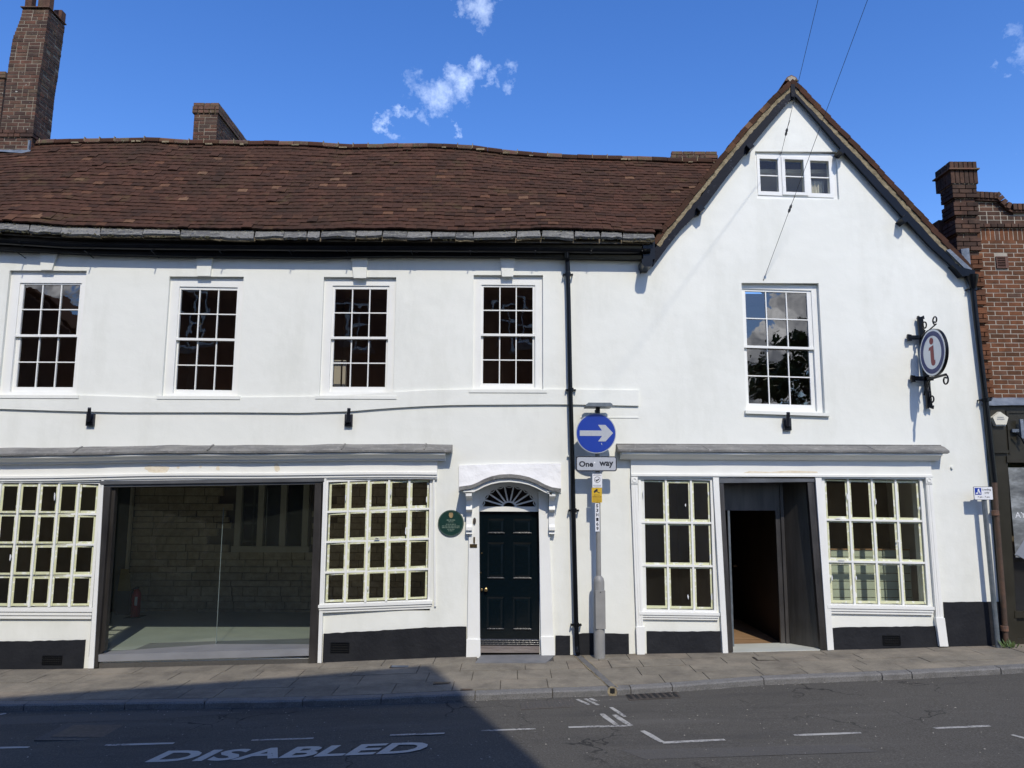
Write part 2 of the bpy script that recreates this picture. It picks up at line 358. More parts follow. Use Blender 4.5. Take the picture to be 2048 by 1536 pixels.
m,t=newmat('granite_kerb'); M_KERB=m
c=mixc(t,.6,ramp(t,nd(t,'ShaderNodeObjectInfo').outputs['Random'],[(0,(.12,.118,.112)),(1,(.17,.163,.15))]),ramp(t,noisen(t,85,3,.8),[(.35,(.05,.05,.048)),(.6,(.2,.195,.185)),(.78,(.34,.33,.31))]))
c=mixc(t,ramp(t,noisen(t,4,5,.7),[(.5,(0,0,0)),(.7,(.6,.6,.6))]),c,(.07,.068,.06))
finish(m,t,c,.85,0,[(noisen(t,60,4),.006),(noisen(t,6,4),.015)])
m,t=newmat('worn_road_paint'); M_RPAINT=m
bs_=nd(t,'ShaderNodeBsdfPrincipled'); bs_.inputs['Roughness'].default_value=.7
wear=ramp(t,noisen(t,30,6,.8),[(.46,(0,0,0)),(.52,(1,1,1))]); wl=ramp(t,noisen(t,3.1,3),[(.44,(0,0,0)),(.56,(1,1,1))])
tot=mixc(t,1.0,wear,wl,'LIGHTEN')
L_=t.links
col=mixc(t,tot,(.075,.075,.077),mixc(t,noisen(t,60,3),(.26,.26,.24),(.42,.41,.38)))
L_.new(col,bs_.inputs['Base Color']); o=nd(t,'ShaderNodeOutputMaterial'); L_.new(bs_.outputs[0],o.inputs[0])
m,t=newmat('word_road_paint'); M_WPAINT=m
wear=ramp(t,noisen(t,45,6,.8),[(.34,(0,0,0)),(.4,(1,1,1))])
finish(m,t,mixc(t,wear,(.08,.08,.082),mixc(t,noisen(t,60,3),(.30,.30,.28),(.42,.42,.39))),.7)
M_EARTH=basic('earth',(.08,.07,.05),(.12,.1,.07),3,.95)
# glass
def glassmat(name,tint,refl,wav=.0,veil=0,veil_col=(.52,.60,.55)):
    m,t=newmat(name)
    tr=nd(t,'ShaderNodeBsdfTransparent'); tr.inputs[0].default_value=(*tint,1)
    gl=nd(t,'ShaderNodeBsdfGlossy'); gl.inputs['Roughness'].default_value=.0; gl.inputs[0].default_value=(1,1,1,1)
    if wav:
        bn=nd(t,'ShaderNodeBump'); bn.inputs['Distance'].default_value=wav; t.links.new(noisen(t,5,1),bn.inputs['Height']); t.links.new(bn.outputs[0],gl.inputs['Normal'])
    lw=nd(t,'ShaderNodeLayerWeight'); lw.inputs[0].default_value=.5
    f=mth(t,'ADD',mth(t,'MULTIPLY',mth(t,'POWER',lw.outputs['Facing'],5.0),1-refl),refl,True)
    mx=nd(t,'ShaderNodeMixShader'); t.links.new(f,mx.inputs[0]); t.links.new(tr.outputs[0],mx.inputs[1]); t.links.new(gl.outputs[0],mx.inputs[2])
    if veil:  # diffuse layer paints a haze over the glass
        df=nd(t,'ShaderNodeBsdfDiffuse'); df.inputs[0].default_value=(*veil_col,1); m2=nd(t,'ShaderNodeMixShader')
        t.links.new(mth(t,'MULTIPLY',noisen(t,2.2,6,.65),veil*2),m2.inputs[0]); t.links.new(mx.outputs[0],m2.inputs[1]); t.links.new(df.outputs[0],m2.inputs[2]); mx=m2
    o=nd(t,'ShaderNodeOutputMaterial'); t.links.new(mx.outputs[0],o.inputs[0]); return m
M_GLASS=glassmat('window_glass',(.80,.80,.78),.12,.0007)
M_GLASSG=glassmat('tinted_shop_glass',(.66,.71,.68),.08,0,.013)  # grey-green veil painted in to haze the display case
M_GLASSS=glassmat('shop_pane_glass',(.86,.86,.8),.04,.001,.020,(.55,.46,.30))  # warm veil painted in to lift the dark panes
M_FROST=None
m,t=newmat('frosted_film'); M_FROST=m
tr=nd(t,'ShaderNodeBsdfTransparent'); df=nd(t,'ShaderNodeBsdfDiffuse'); df.inputs[0].default_value=(.6,.62,.6,1); mx=nd(t,'ShaderNodeMixShader')
t.links.new(mth(t,'MULTIPLY',noisen(t,9,4),.012),mx.inputs[0]); t.links.new(tr.outputs[0],mx.inputs[1]); t.links.new(df.outputs[0],mx.inputs[2]); t.links.new(mx.outputs[0],nd(t,'ShaderNodeOutputMaterial').inputs[0])
M_GEDGE=basic('polished_glass_edge',(.16,.2,.19),rough=.25,bd=0)
m,t=newmat('masking_tape'); M_TAPE=m
finish(m,t,mixc(t,ramp(t,noisen(t,15,5,.6),[(.54,(0,0,0)),(.60,(.9,.9,.9))]),(.58,.59,.37),(.74,.75,.66)),.6,0,noisen(t,60,3),.002)
m,t=newmat('dark_green_door_paint'); M_DOOR=m
finish(m,t,(.0022,.0056,.0076),.17,0,noisen(t,9,3),.002,spec=.45,coat=.15)
M_DOORT=basic('glossy_door_trim',(.003,.006,.009),rough=.2,bs=30,bd=.0015,spec=.9)
M_BRASS=basic('aged_brass',(.34,.24,.11),(.22,.16,.08),30,.3,.9,bs=80,bd=.0005)
M_OAK=basic('weathered_oak_sill',(.12,.10,.09),(.22,.19,.17),9,.8,bs=30,bd=.004,stretch=(.2,3,3))
M_STEP=basic('slate_doorstep',(.13,.135,.14),(.18,.18,.18),5,.7,bs=40,bd=.004)
M_GREYP=basic('grey_pole_paint',(.22,.22,.21),(.27,.265,.25),5,.5,bs=60,bd=.001)
M_GALV=basic('galvanised_steel',(.13,.155,.17),(.19,.21,.225),12,.42,.5,bs=50,bd=.0006)
M_BLUE=basic('sign_blue',(.004,.035,.30),rough=.35,bd=0)
M_SILV=basic('sign_grey_reflective',(.42,.44,.47),(.38,.40,.43),30,.45,bd=0)
M_SWHITE=basic('sign_white',(.72,.73,.74),(.66,.67,.68),20,.5,bd=0)
M_SFACE=basic('sign_face_white',(.88,.88,.86),rough=.4,bd=0)
M_SBLACK=basic('sign_black',(.012,.014,.022),rough=.5,bd=0)
M_YEL=basic('sign_yellow',(.62,.40,.02),(.55,.35,.02),20,.5,bd=0)
M_YELD=basic('dull_yellow_plastic',(.20,.15,.02),rough=.6,bd=0)
M_RED=basic('sign_red',(.28,.045,.05),rough=.5,bd=0)
M_NAVY=basic('sign_navy',(.010,.026,.15),rough=.45,bd=0)
M_FADE=basic('faded_print',(.20,.22,.25),rough=.6,bd=0)
M_BROWNT=basic('brown_print',(.16,.09,.01),rough=.6,bd=0)
M_PGREEN=basic('plaque_green',(.004,.028,.021),(.006,.036,.028),8,.4,bd=0)
M_PGOLD=basic('plaque_gold',(.35,.25,.11),(.2,.14,.07),60,.5,bd=0)
M_PLET=basic('plaque_lettering',(.16,.22,.17),rough=.5,bd=0)
M_SHOPD=basic('dark_olive_shop_paint',(.022,.020,.013),(.032,.029,.02),3,.3,bs=30,bd=.001)
M_RUST=basic('rusty_brown_pipe',(.045,.03,.02),(.09,.05,.03),9,.6,bs=30,bd=.004)
M_RUSTC=basic('rusty_collar',(.16,.08,.045),(.09,.055,.04),20,.7,bs=30,bd=.004)
M_CREAM=basic('cream_plastic',(.66,.64,.54),(.6,.58,.48),10,.4,bd=0)
M_IRON=basic('cast_iron',(.045,.04,.036),(.075,.06,.05),20,.6,.4,bs=60,bd=.003)
M_COVER=basic('worn_iron_cover',(.05,.046,.042),(.085,.074,.064),26,.7,.1,bs=50,bd=.004)
M_CHAN=basic('drain_channel_iron',(.09,.088,.085),(.14,.137,.13),18,.7,bs=40,bd=.006)
M_HOLE=basic('dark_hole',(.006,.006,.006),rough=.9,bd=0)
M_CABLE=basic('cable',(.03,.03,.032),rough=.5,bd=0)
M_INSUL=basic('grey_insulator',(.12,.12,.12),rough=.5,bd=0)
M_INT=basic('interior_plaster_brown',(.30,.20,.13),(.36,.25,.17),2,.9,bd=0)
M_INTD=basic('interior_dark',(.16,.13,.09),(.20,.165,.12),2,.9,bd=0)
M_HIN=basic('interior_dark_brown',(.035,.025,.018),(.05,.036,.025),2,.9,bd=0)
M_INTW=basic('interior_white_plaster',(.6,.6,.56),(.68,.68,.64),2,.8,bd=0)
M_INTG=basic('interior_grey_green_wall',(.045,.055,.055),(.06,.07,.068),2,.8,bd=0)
M_FLOORP=basic('pale_resin_floor',(.50,.52,.47),(.42,.44,.40),1.6,.45,bs=5,bd=.001)
m,t=newmat('oak_floor_boards'); M_WOODF=m
finish(m,t,mixc(t,.5,ramp(t,island_rand(t),[(0,(.22,.13,.07)),(1,(.34,.21,.12))]),ramp(t,noisen(t,14,5,stretch=(.15,2,1)),[(.3,(.2,.12,.06)),(.7,(.38,.25,.14))])),.45)
M_SLAT=basic('pale_green_slat_board',(.46,.54,.46),(.42,.50,.43),3,.6,bd=0)
M_CREAMW=basic('cream_joinery',(.55,.5,.4),rough=.6,bd=0)
M_ORANGE=basic('orange_counter',(.32,.085,.03),(.28,.07,.025),3,.5,bd=0)
M_EXT=basic('extinguisher_red',(.38,.012,.02),rough=.3,bd=0)
M_TERR=basic('terracotta_vent',(.10,.05,.035),(.14,.07,.05),20,.8,bd=0)
M_PATCHW=basic('bare_filler_patch',(.62,.54,.40),(.74,.68,.56),14,.8,bd=0)
M_BULB=basic('pale_lamp_glass',(.8,.7,.5),rough=.2,bd=0)
m,t=newmat('printed_poster'); M_POST=m
finish(m,t,ramp(t,noisen(t,3,5,.6,stretch=(1,1,2)),[(.3,(.03,.035,.04)),(.5,(.16,.17,.17)),(.75,(.42,.45,.46))]),.3)
m,t=newmat('leaf'); M_LEAF=m
finish(m,t,ramp(t,nd(t,'ShaderNodeNewGeometry').outputs['Random Per Island'],[(0,(.03,.055,.012)),(.6,(.06,.10,.025)),(1,(.10,.15,.04))]),.6)
M_MOSS=basic('moss_clump',(.05,.05,.022),(.10,.09,.045),20,.95,bd=0)
M_GRIT=basic('pale_grit',(.22,.2,.16),(.36,.34,.3),30,.9,bd=0)
M_BARK=basic('bark',(.09,.07,.05),(.14,.11,.08),12,.95,bs=20,bd=.02,stretch=(1,1,.3))

# ================================================================== THE SETTING
YF=12.0
earth=MB().box(-150,150,-150,150,-1.2,-1.0).build('ground',M_EARTH); struct(earth)
KT=[G(*q) for q in [(0,1408.7),(250,1405),(560,1400.5),(760,1395),(954,1387),(1100,1381.5),(1220,1377.5),(1300,1373.5),(1420,1365),(1530,1356.5),(1764,1347),(1897,1341),(2048,1333)]]
KL=[(-30,10.9)]+[(-9,10.15)]+[(p.x,p.y) for p in KT]+[(9.5,10.85),(30,12.0)]
def ky(x): return interp(x,KL) if -30<=x<=30 else (10.9 if x<0 else 12)
XS=[-60,-30,-20,-14,-11,-9]+[p.x for p in KT]+[8,9.5,12,16,22,30,60]
# road: one sheet following the slope of the street, kerb to the opposite side
v=[];f=[];ys=[-1.2,1,3,5,7,8.5]
for x in XS:
    for y in ys: v.append((x,y,zg(x)-KH))
    v.append((x,ky(x)+.03,zg(x)-KH))
n=len(ys)+1
for i in range(len(XS)-1):
    for j in range(n-1): f.append((i*n+j,(i+1)*n+j,(i+1)*n+j+1,i*n+j+1))
road=MB().add(v,f).build('road',M_ASPH); struct(road)
# opposite pavement (the photographer's side)
op=MB()
for a,b in zip(XS,XS[1:]):
    pass
A=[(x,-1.2,zg(x)) for x in XS];B=[(x,-1.9,zg(x)) for x in XS]
struct(MB().strip(A,B,(0,0,-.5)).build('far_pavement',M_PATCH))
# near pavement: bedding, slabs and kerb stones
A=[(x,ky(x)+.02,zg(x)-.014) for x in XS]; B=[(x,12.07,zg(x)-.014) for x in XS]
pav=MB().strip(A,B,(0,0,-.5)).build('pavement',M_JOINT); struct(pav)
KJ=[wx for wx in []]
joints=[G(px,1400,0).x for px in (-330,-180)]+[G(a,b).x for a,b in [(48,1408),(250,1405),(410,1402),(605,1399),(762,1395),(950,1387),(1105,1381),(1262,1376),(1345,1371),(1528,1357),(1764,1347),(1823,1344),(2003,1336)]]+[7.6,8.5,9.4]
KW=.15
def kerbslab(x0,x1):
    n=max(2,int((x1-x0)/.2)); A=[];B=[];C=[];Dd=[];E_=[]
    g=.006
    xs=[x0+g+(x1-x0-2*g)*i/n for i in range(n+1)]
    j=lambda s_: random.uniform(-s_,s_)
    m=MB(); v=[]
    for x in xs:
        y=ky(x);z=zg(x)
        v+=[(x,y+.0+j(.004),z-KH-.05),(x,y+j(.004),z-.022+j(.003)),(x,y+.018,z-.004+j(.002)),(x,y+KW,z+j(.001)),(x,y+KW,z-.15)]
    f=[]
    for i in range(n):
        for k in range(5):
            kk=(k+1)%5; f.append((i*5+k,(i+1)*5+k,(i+1)*5+kk,i*5+kk))
    f+=[(0,1,2,3,4),tuple(n*5+k for k in (4,3,2,1,0))]
    return m.add(v,f)
GAP=(wx(1218,1378,10)-.0,0)
for a,b in zip(joints,joints[1:]):
    kerbslab(a,b).build('kerb_stone',M_KERB,pav)
CH0=W(1155,1314); CH1=G(1228,1379)
ROWS=[0,.24,.5,.75,1.0]
rr=random.Random(3)
DS=(G(952,1325).x,G(1108,1325).x)      # doorstep slab
for r_ in range(4):
    x=-9.4+rr.random()*.5
    while x<9.6:
        wd=rr.choice([.45,.6,.6,.75,.9]) if x<2 else rr.choice([.6,.75,.9,1.0])
        x1=x+wd; g=.005; n=2
        t0,t1=ROWS[r_],ROWS[r_+1]
        dz=rr.uniform(-.002,.003); tx=rr.uniform(-.003,.003)
        def P(xx,t):
            y0=ky(xx)+KW+.006; y=y0+(12.06-y0)*t
            return Vector((xx+(t-.5)*0,y,zg(xx)+dz))
        sk=0
        q=[P(x+g,t0)+Vector((0,g,0)),P(x1-g,t0)+Vector((0,g,0)),P(x1-g,t1)-Vector((0,g,0)),P(x+g,t1)-Vector((0,g,0))]
        if r_==3 and x1>DS[0] and x<DS[1]:
            yd=G(1030,1330).y
            if x<DS[0]-.15: q=[q[0],Vector((DS[0]-g,q[1].y,zg(DS[0])+dz)),Vector((DS[0]-g,q[2].y,zg(DS[0])+dz)),q[3]]
            elif x1>DS[1]+.15: q=[Vector((DS[1]+g,q[0].y,zg(DS[1])+dz)),q[1],q[2],Vector((DS[1]+g,q[3].y,zg(DS[1])+dz))]
            else:
                q[2].y=yd-g;q[3].y=yd-g
        # slabs cut by the drain channel keep their place: the channel lies in a groove proud of the joint bed
        MB().prism(q,(0,0,-.06)).build('paving_slab',M_PAVE,pav)
        x=x1
# stone doorstep in front of the green door
a=MB().prism([G(950,1327)+Vector((0,0,.012)),G(1092,1327)+Vector((0,0,.012)),Vector((G(1112,1312).x,12.0,zg(.6)+.012)),Vector((G(962,1312).x,12.0,zg(-.4)+.012))],(0,0,-.1))
a.build('doorstep',M_STEP,pav)
# drain channel running from the downpipe to the kerb
c0=Vector((CH0.x,11.93,zg(CH0.x))); c1=Vector((CH1.x,ky(CH1.x)+.07,zg(CH1.x)))
dv=(c1-c0); sd=Vector((-dv.y,dv.x,0)).normalized()
pts=[c0+dv*(i/12) for i in range(13)]
def strip2(w0,w1,lift,jag=0,seed=1):
    r=random.Random(seed); A=[p+sd*(w0+r.uniform(-jag,jag))+Vector((0,0,lift)) for p in pts]; B=[p+sd*(w1+r.uniform(-jag,jag))+Vector((0,0,lift)) for p in pts]
    return MB().strip(A,B,(0,0,-.03))
ch=strip2(-.045,.045,.010).build('drain_channel_cover',M_CHAN,pav)
strip2(.048,.062,.007,.010,2).build('drain_mortar',M_MORTAR,pav); strip2(-.062,-.048,.007,.008,3).build('drain_mortar',M_MORTAR,pav)
o_=G(1228,1384); yk=ky(o_.x)
MB().ring((o_.x,yk-.006,zg(o_.x)-.035),.028,.062,(0,1,0),(0,0,1),.02,n=10).build('drain_mortar',M_MORTAR,pav)
MB().box(o_.x-.03,o_.x+.03,yk-.008,yk+.07,zg(o_.x)-.055,zg(o_.x)+.006).build('drain_outlet',M_HOLE,pav)
# small covers in the paving
for px,py,wd,dp in [(800,1334,.28,.14),(884,1367,.22,.11),(933,1380,.15,.07),(1530,1318,.3,.22)]:
    p=G(px,py); c=thing('service_cover',{800:'small blue-grey service cover in the paving left of the green door',884:'small rusty square cover in the paving at the shadow corner',933:'tiny rusty cover in the paving nearest the kerb',1530:'pale service cover in the paving before the open doorway'}[px],'cover',p,'service covers in the pavement')
    MB().box(p.x-wd/2,p.x+wd/2,p.y-dp/2,p.y+dp/2,p.z-.02,p.z+.007).build('frame',M_IRON,c)
    MB().box(p.x-wd/2+.02,p.x+wd/2-.02,p.y-dp/2+.015,p.y+dp/2-.015,p.z-.02,p.z+.011).build('lid',M_LEADB if px==800 else (M_PAVE if px==1530 else M_RUST),c)
# iron covers and gullies in the road
def gully(name,label,P0,P1,depth,slots,mat,dark):
    z=zg((P0.x+P1.x)/2)-KH; ux=(P1-P0); ux.z=zg(P1.x)-zg(P0.x); n=Vector((0,1,0))
    c=thing(name,label,'drain',P0)
    MB().prism([P0+Vector((0,0,.006)),P0+ux+Vector((0,0,.006)),P0+ux+n*depth+Vector((0,0,.006)),P0+n*depth+Vector((0,0,.006))],(0,0,-.03)).build('frame',mat,c)
    for i in range(slots):
        t0=(i+.25)/slots;t1=(i+.8)/slots; a=P0+ux*t0+n*depth*.14+Vector((0,0,.0075)); b=P0+ux*t1+n*depth*.14+Vector((0,0,.0075)); s_=ux*.035
        MB().prism([a,b,b+n*depth*.72-s_,a+n*depth*.72-s_],(0,0,-.005)).build('slot',dark,c)
    return c
gully('gully_grate','dark slotted gully grate against the kerb right of the drain channel',G(1258,1401,-KH),G(1362,1396,-KH),.30,8,M_IRON,M_HOLE)
gully('manhole_cover','long worn ribbed iron cover set in the sunlit road below the door',G(1042,1420,-KH),G(1150,1414,-KH),.32,14,M_COVER,M_PATCH)
p=G(178,1463,-KH); c=thing('manhole_cover','worn square cover in the shaded road left of the painted word','manhole cover',p)
MB().box(p.x-.42,p.x+.42,p.y-.32,p.y+.32,p.z-.02,p.z+.004).build('surround',M_PATCH,c); MB().box(p.x-.3,p.x+.3,p.y-.22,p.y+.22,p.z-.02,p.z+.008).build('lid',M_COVER,c)
# painted lines
def line(a,b,wd,name='painted_line',mat=M_RPAINT):
    a=G(*a,dz=-KH);b=G(*b,dz=-KH); d=(b-a).normalized(); s_=Vector((-d.y,d.x,0))*wd/2
    n=max(2,int((b-a).length/.12)); rr_=random.Random(int(a.x*1000)); A=[];B=[]
    for i in range(n+1):
        p=a+(b-a)*i/n; p.z=zg(p.x)-KH+.004; k=1 if 0<i<n else .8
        A.append(p+s_*k*rr_.uniform(.85,1.1));B.append(p-s_*k*rr_.uniform(.85,1.1))
    v=A+B; m=len(A)
    MB().add(v,[(i,i+1,m+i+1,m+i) for i in range(m-1)]).build(name,mat,road)
for a,b,wd in [((-40,1437),(12,1427),.06),((-120,1498),(58,1495),.06),((210,1491),(348,1487),.06),((503,1481),(627,1477),.05),((780,1471),(889,1467),.055),
               ((963,1462),(1071,1458),.05),((1137,1455),(1262,1452),.06),((1285,1462),(1325,1485),.07),((1325,1486),(1450,1480),.065),((1588,1471),(1722,1466),.06),
               ((1868,1457),(1980,1452),.06),((2024,1470),(2060,1480),.06),((1222,1415),(1250,1434),.055),((1203,1428),(1232,1450),.07),((1228,1430),(1262,1452),.07),
               ((1154,1399),(1178,1410),.055),((1170,1398),(1197,1411),.055),((1180,1397),(1193,1403),.05)]:
    line(a,b,wd)
# the painted word
letters='DISABLED'; me0=textmesh(letters,1,.03); xs=[v.co.x for v in me0.vertices]; ysz=[v.co.y for v in me0.vertices]
X0,X1,Y0,Y1=min(xs),max(xs),min(ysz),max(ysz)
c00,c01,c10,c11=[G(*q,dz=-KH) for q in [(288,1525.5),(338,1502),(838,1506),(869,1483.5)]]
bm=bmesh.new(); bm.from_mesh(me0)
seen=set(); isl=[]
for vv in bm.verts:
    if vv in seen: continue
    st=[vv]; comp=[]
    seen.add(vv)
    while st:
        q=st.pop(); comp.append(q)
        for e in q.link_edges:
            u=e.other_vert(q)
            if u not in seen: seen.add(u); st.append(u)
    isl.append(comp)
isl.sort(key=lambda c:min(q.co.x for q in c))
for comp in isl:
    idx={q:i for i,q in enumerate(comp)}; fs=[[idx[q] for q in f_.verts] for f_ in bm.faces if f_.verts[0] in idx]
    vs=[]
    for q in comp:
        u=(q.co.x-X0)/(X1-X0); k_=(q.co.y-Y0)/(Y1-Y0)
        a=c00.lerp(c10,u); b=c01.lerp(c11,u); p=a.lerp(b,k_); p.z=zg(p.x)-KH+.0045; vs.append(p)
    MB().add(vs,fs).build('painted_letter',M_WPAINT,road)
bm.free()
# a broad repaired patch in the road
for Q in ([(-60,1436),(330,1422),(500,1424),(300,1440),(110,1446),(-60,1452)],[(1240,1500),(1700,1490),(1760,1504),(1290,1519)]):
    c_=[G(*a,dz=-KH)+Vector((0,0,.0022)) for a in Q]; MB().add(c_,[tuple(range(len(c_)))]).build('road_patch',M_PATCH,road)

# ================================================================== WALL TOOL
def wall_with_holes(x0,x1,z0,z1,holes,y=YF,th=.30,clip=None):
    "front at y, holes [(x0,x1,z0,z1)], extruded back by th"
    bm=bmesh.new(); X=sorted({x0,x1,*[h[0] for h in holes],*[h[1] for h in holes]}); Z=sorted({z0,z1,*[h[2] for h in holes],*[h[3] for h in holes]})
    X=[x for x in X if x0<=x<=x1]; Z=[z for z in Z if z0<=z<=z1]
    vg={}
    def gv(i,j):
        if (i,j) not in vg: vg[i,j]=bm.verts.new((X[i],y,Z[j]))
        return vg[i,j]
    for i in range(len(X)-1):
        for j in range(len(Z)-1):
            cx=(X[i]+X[i+1])/2;cz=(Z[j]+Z[j+1])/2
            if any(h[0]<cx<h[1] and h[2]<cz<h[3] for h in holes): continue
            bm.faces.new((gv(i,j),gv(i+1,j),gv(i+1,j+1),gv(i,j+1)))
    if clip:
        for co,no in clip:
            bmesh.ops.bisect_plane(bm,geom=bm.verts[:]+bm.edges[:]+bm.faces[:],plane_co=co,plane_no=no,clear_outer=True)
    g=bmesh.ops.extrude_face_region(bm,geom=bm.faces[:])
    for e in g['geom']:
        if isinstance(e,bmesh.types.BMVert): e.co.y+=th
    bmesh.ops.recalc_face_normals(bm,faces=bm.faces)
    m=MB(); bm.verts.index_update(); m.v=[tuple(v.co) for v in bm.verts]; m.f=[tuple(v.index for v in f_.verts) for f_ in bm.faces]; bm.free()
    return m
def R4(xl,xr,yt,yb,Y=YF):
    "pixel box -> world x0,x1,z0,z1 on plane Y (x read at mid height)"
    ym=(yt+yb)/2;xm=(xl+xr)/2
    return [W(xl,ym,Y).x,W(xr,ym,Y).x,W(xm,yb,Y).z,W(xm,yt,Y).z]
def frame(m,x0,x1,z0,z1,t,y0,y1,tb=None,tt=None):
    tb=t if tb is None else tb; tt=t if tt is None else tt
    m.box(x0,x0+t,y0,y1,z0,z1); m.box(x1-t,x1,y0,y1,z0,z1); m.box(x0+t,x1-t,y0,y1,z0,z0+tb); m.box(x0+t,x1-t,y0,y1,z1-tt,z1); return m
GB=.020
def gridsash(m,parent_panes,x0,x1,z0,z1,nc,nr,y,b=.019,t=.012,tape=0,kx=0,glass=None,dep=.03,weights=None,yaw=None,skip=None):
    "glazing bars nc x nr inside x0..x1,z0..z1; returns panes"
    W_=weights or [1]*nc; tot=sum(W_); cw=[0]
    for q in W_: cw.append(cw[-1]+q/tot)
    xs=[x0+(x1-x0)*q for q in cw]; zs=[z0+(z1-z0)*i/nr for i in range(nr+1)]
    for i in range(1,nc): m.box(xs[i]-b/2,xs[i]+b/2,y,y+dep,z0,z1)
    for j in range(1,nr): m.box(x0,x1,y-.0025,y+dep-.003,zs[j]-b/2,zs[j]+b/2)
    for i in range(nc):
        for j in range(nr):
            a,b2,c,d=xs[i],xs[i+1],zs[j],zs[j+1]
            pn=MB(); yy=y+dep*.62
            k=random.uniform(-.0022,.0022); k2=random.uniform(-.0022,.0022)
            pn.add([(a,yy+k,c),(b2,yy+k2,c),(b2,yy-k,d),(a,yy-k2,d)],[(0,1,2,3)])
            tp=None
            if tape:
                tp=MB(); e=b/2; ya=yy-.004; a1,b1,c1,d1=a+e,b2-e,c+e,d-e; tw=tape
                r=lambda:random.uniform(.75,1.25)
                for bx in ((a1,a1+tw*r(),ya,ya+.002,c1,d1),(b1-tw*r(),b1,ya,ya+.002,c1,d1),(a1+tw,b1-tw,ya-.0005,ya+.0015,c1,c1+tw*1.2*r()),(a1+tw,b1-tw,ya-.0005,ya+.0015,d1-tw*r(),d1)): tp.box(*bx)
            parent_panes.append((pn,tp))
    return m

# ================================================================== LONG WHITE BUILDING
XB=wx(1283,700)                       # where the long range meets the gabled house
XL=-9.6
LB=thing('long_white_building','long two-storey white rendered building with wavy brown tiled roof and dark green door','building',((XL+XB)/2,12.15,zg(-3)))
WIN=[((7,163,541,790),(25,150.5,564,783),(33,147,567,772.5),669.5,.0),
     ((331,481,553,792),(349,467,572,787),(352,466,577.5,778),677,.012),
     ((643,789.5,554,791.5),(660,775,569.5,783),(665,770.5,576,772),674,.0),
     ((946,1086,550,779),(961.5,1070.5,568,773.5),(966,1065.5,572,765.5),668,.004)]
holes=[]
for o,_,_,_,_ in WIN: holes.append(tuple(R4(*o)))
x_disp0=wx(188,1150); x_disp1=wx(646,1150)
x0,_,z0,z1=R4(0,10,958,1236); hL=(XL+.6,wx(197,1100)-.02,wz(1232,100),wz(962,100)); holes.append(hL)
hD=(wx(190,1150),wx(641,1150),wz(1312,420)-.02,wz(960,420)); holes.append((hD[0],hD[1],hD[2],hD[3]))
hR=(wx(649,1100),wx(862,1100),wz(1221,760),wz(958,760)); holes.append(hR)
hDoor=(wx(955,1160),wx(1081,1160),-.6,wz(1023,1018)); hDoor=(wx(957,1150),wx(1079,1150),-.5,wz(1020,1018)); holes.append(hDoor)
hFan=(wx(957,1000),wx(1079,1000),hDoor[3],wz(966,1018)); holes.append((hDoor[0],hDoor[1],hDoor[3],hFan[3]))
wl=wall_with_holes(XL,XB,-.6,wz(490,900)+.25,holes)
wall=wl.build('wall',M_WHITE,LB)
# black painted plinth
def plinth(pts_top,pts_bot,parent,pr=.03):
    rj=random.Random(int(pts_top[0][0])+7); n_=max(2,int((pts_top[-1][0]-pts_top[0][0])/9)); xa_,xb__=pts_top[0][0],pts_top[-1][0]; ya_,yb__=pts_bot[0][0],pts_bot[-1][0]
    pts_top,pts_bot=[(xa_+(xb__-xa_)*i/n_,interp(xa_+(xb__-xa_)*i/n_,pts_top)+(rj.uniform(-.6,.6) if 0<i<n_ else 0)) for i in range(n_+1)],[(ya_+(yb__-ya_)*i/n_,interp(ya_+(yb__-ya_)*i/n_,pts_bot)) for i in range(n_+1)]
    T=[(W(a,b).x,YF-pr,W(a,b).z) for a,b in pts_top]; B_=[(W(a,b+25).x,YF-pr,W(a,b).z-.25) for a,b in pts_bot]
    B_=[(t[0],t[1],W(*q).z-.25) for t,q in zip(T,pts_bot)]
    MB().strip(T,B_,(0,pr+.01,0)).build('plinth',M_PLINTH,parent)
plinth([(-130,1284),(60,1282),(172,1279)],[(-130,1338),(60,1336),(176,1337)],LB)
plinth([(648,1267),(740,1262),(800,1258),(868,1254),(933,1253)],[(642,1325),(740,1320),(800,1318),(868,1314),(931,1312)],LB)
plinth([(1111,1271),(1140,1271)],[(1112,1309),(1140,1309)],LB)
plinth([(1156,1268),(1170,1266),(1257,1267)],[(1157,1309),(1170,1309),(1262,1307)],LB)
# string course
tp=[(-200,790),(0,790.5),(157,791),(307,796),(500,795),(632,794),(720,789),(791,785),(860,781),(945,779),(1092,779),(1277,781)]
bt=[(-200,818),(0,818),(120,822),(239,825),(460,825),(600,826),(702,823),(760,818),(812,814.5),(880,811),(942,810),(1130,809),(1277,812)]
def px2(P,x): return interp(x,P)
sx_=[-200]+list(range(-150,1278,50))+[1277]
MB().strip([W(x,px2(tp,x)) for x in sx_],[W(x,px2(bt,x)) for x in sx_],(0,-.034,0)).build('string_course',M_WHITE,LB)
MB().box(wx(1160,833),wx(1277,833),YF-.008,YF+.01,wz(836,1200),wz(834,1200)).build('string_course',M_WHITE,LB)
def sill(parent,xl,xr,y,h=5,pr=.05,Y=YF):
    a=W(xl,y,Y);b=W(xr,y,Y); th=h*.0079
    MB().prism([(a.x,YF+.1,a.z),(b.x,YF+.1,b.z),(b.x,YF+.1,b.z-th),(a.x,YF+.1,a.z-th)],(0,-.1-pr,0)).build('sill',M_WHITE,parent)
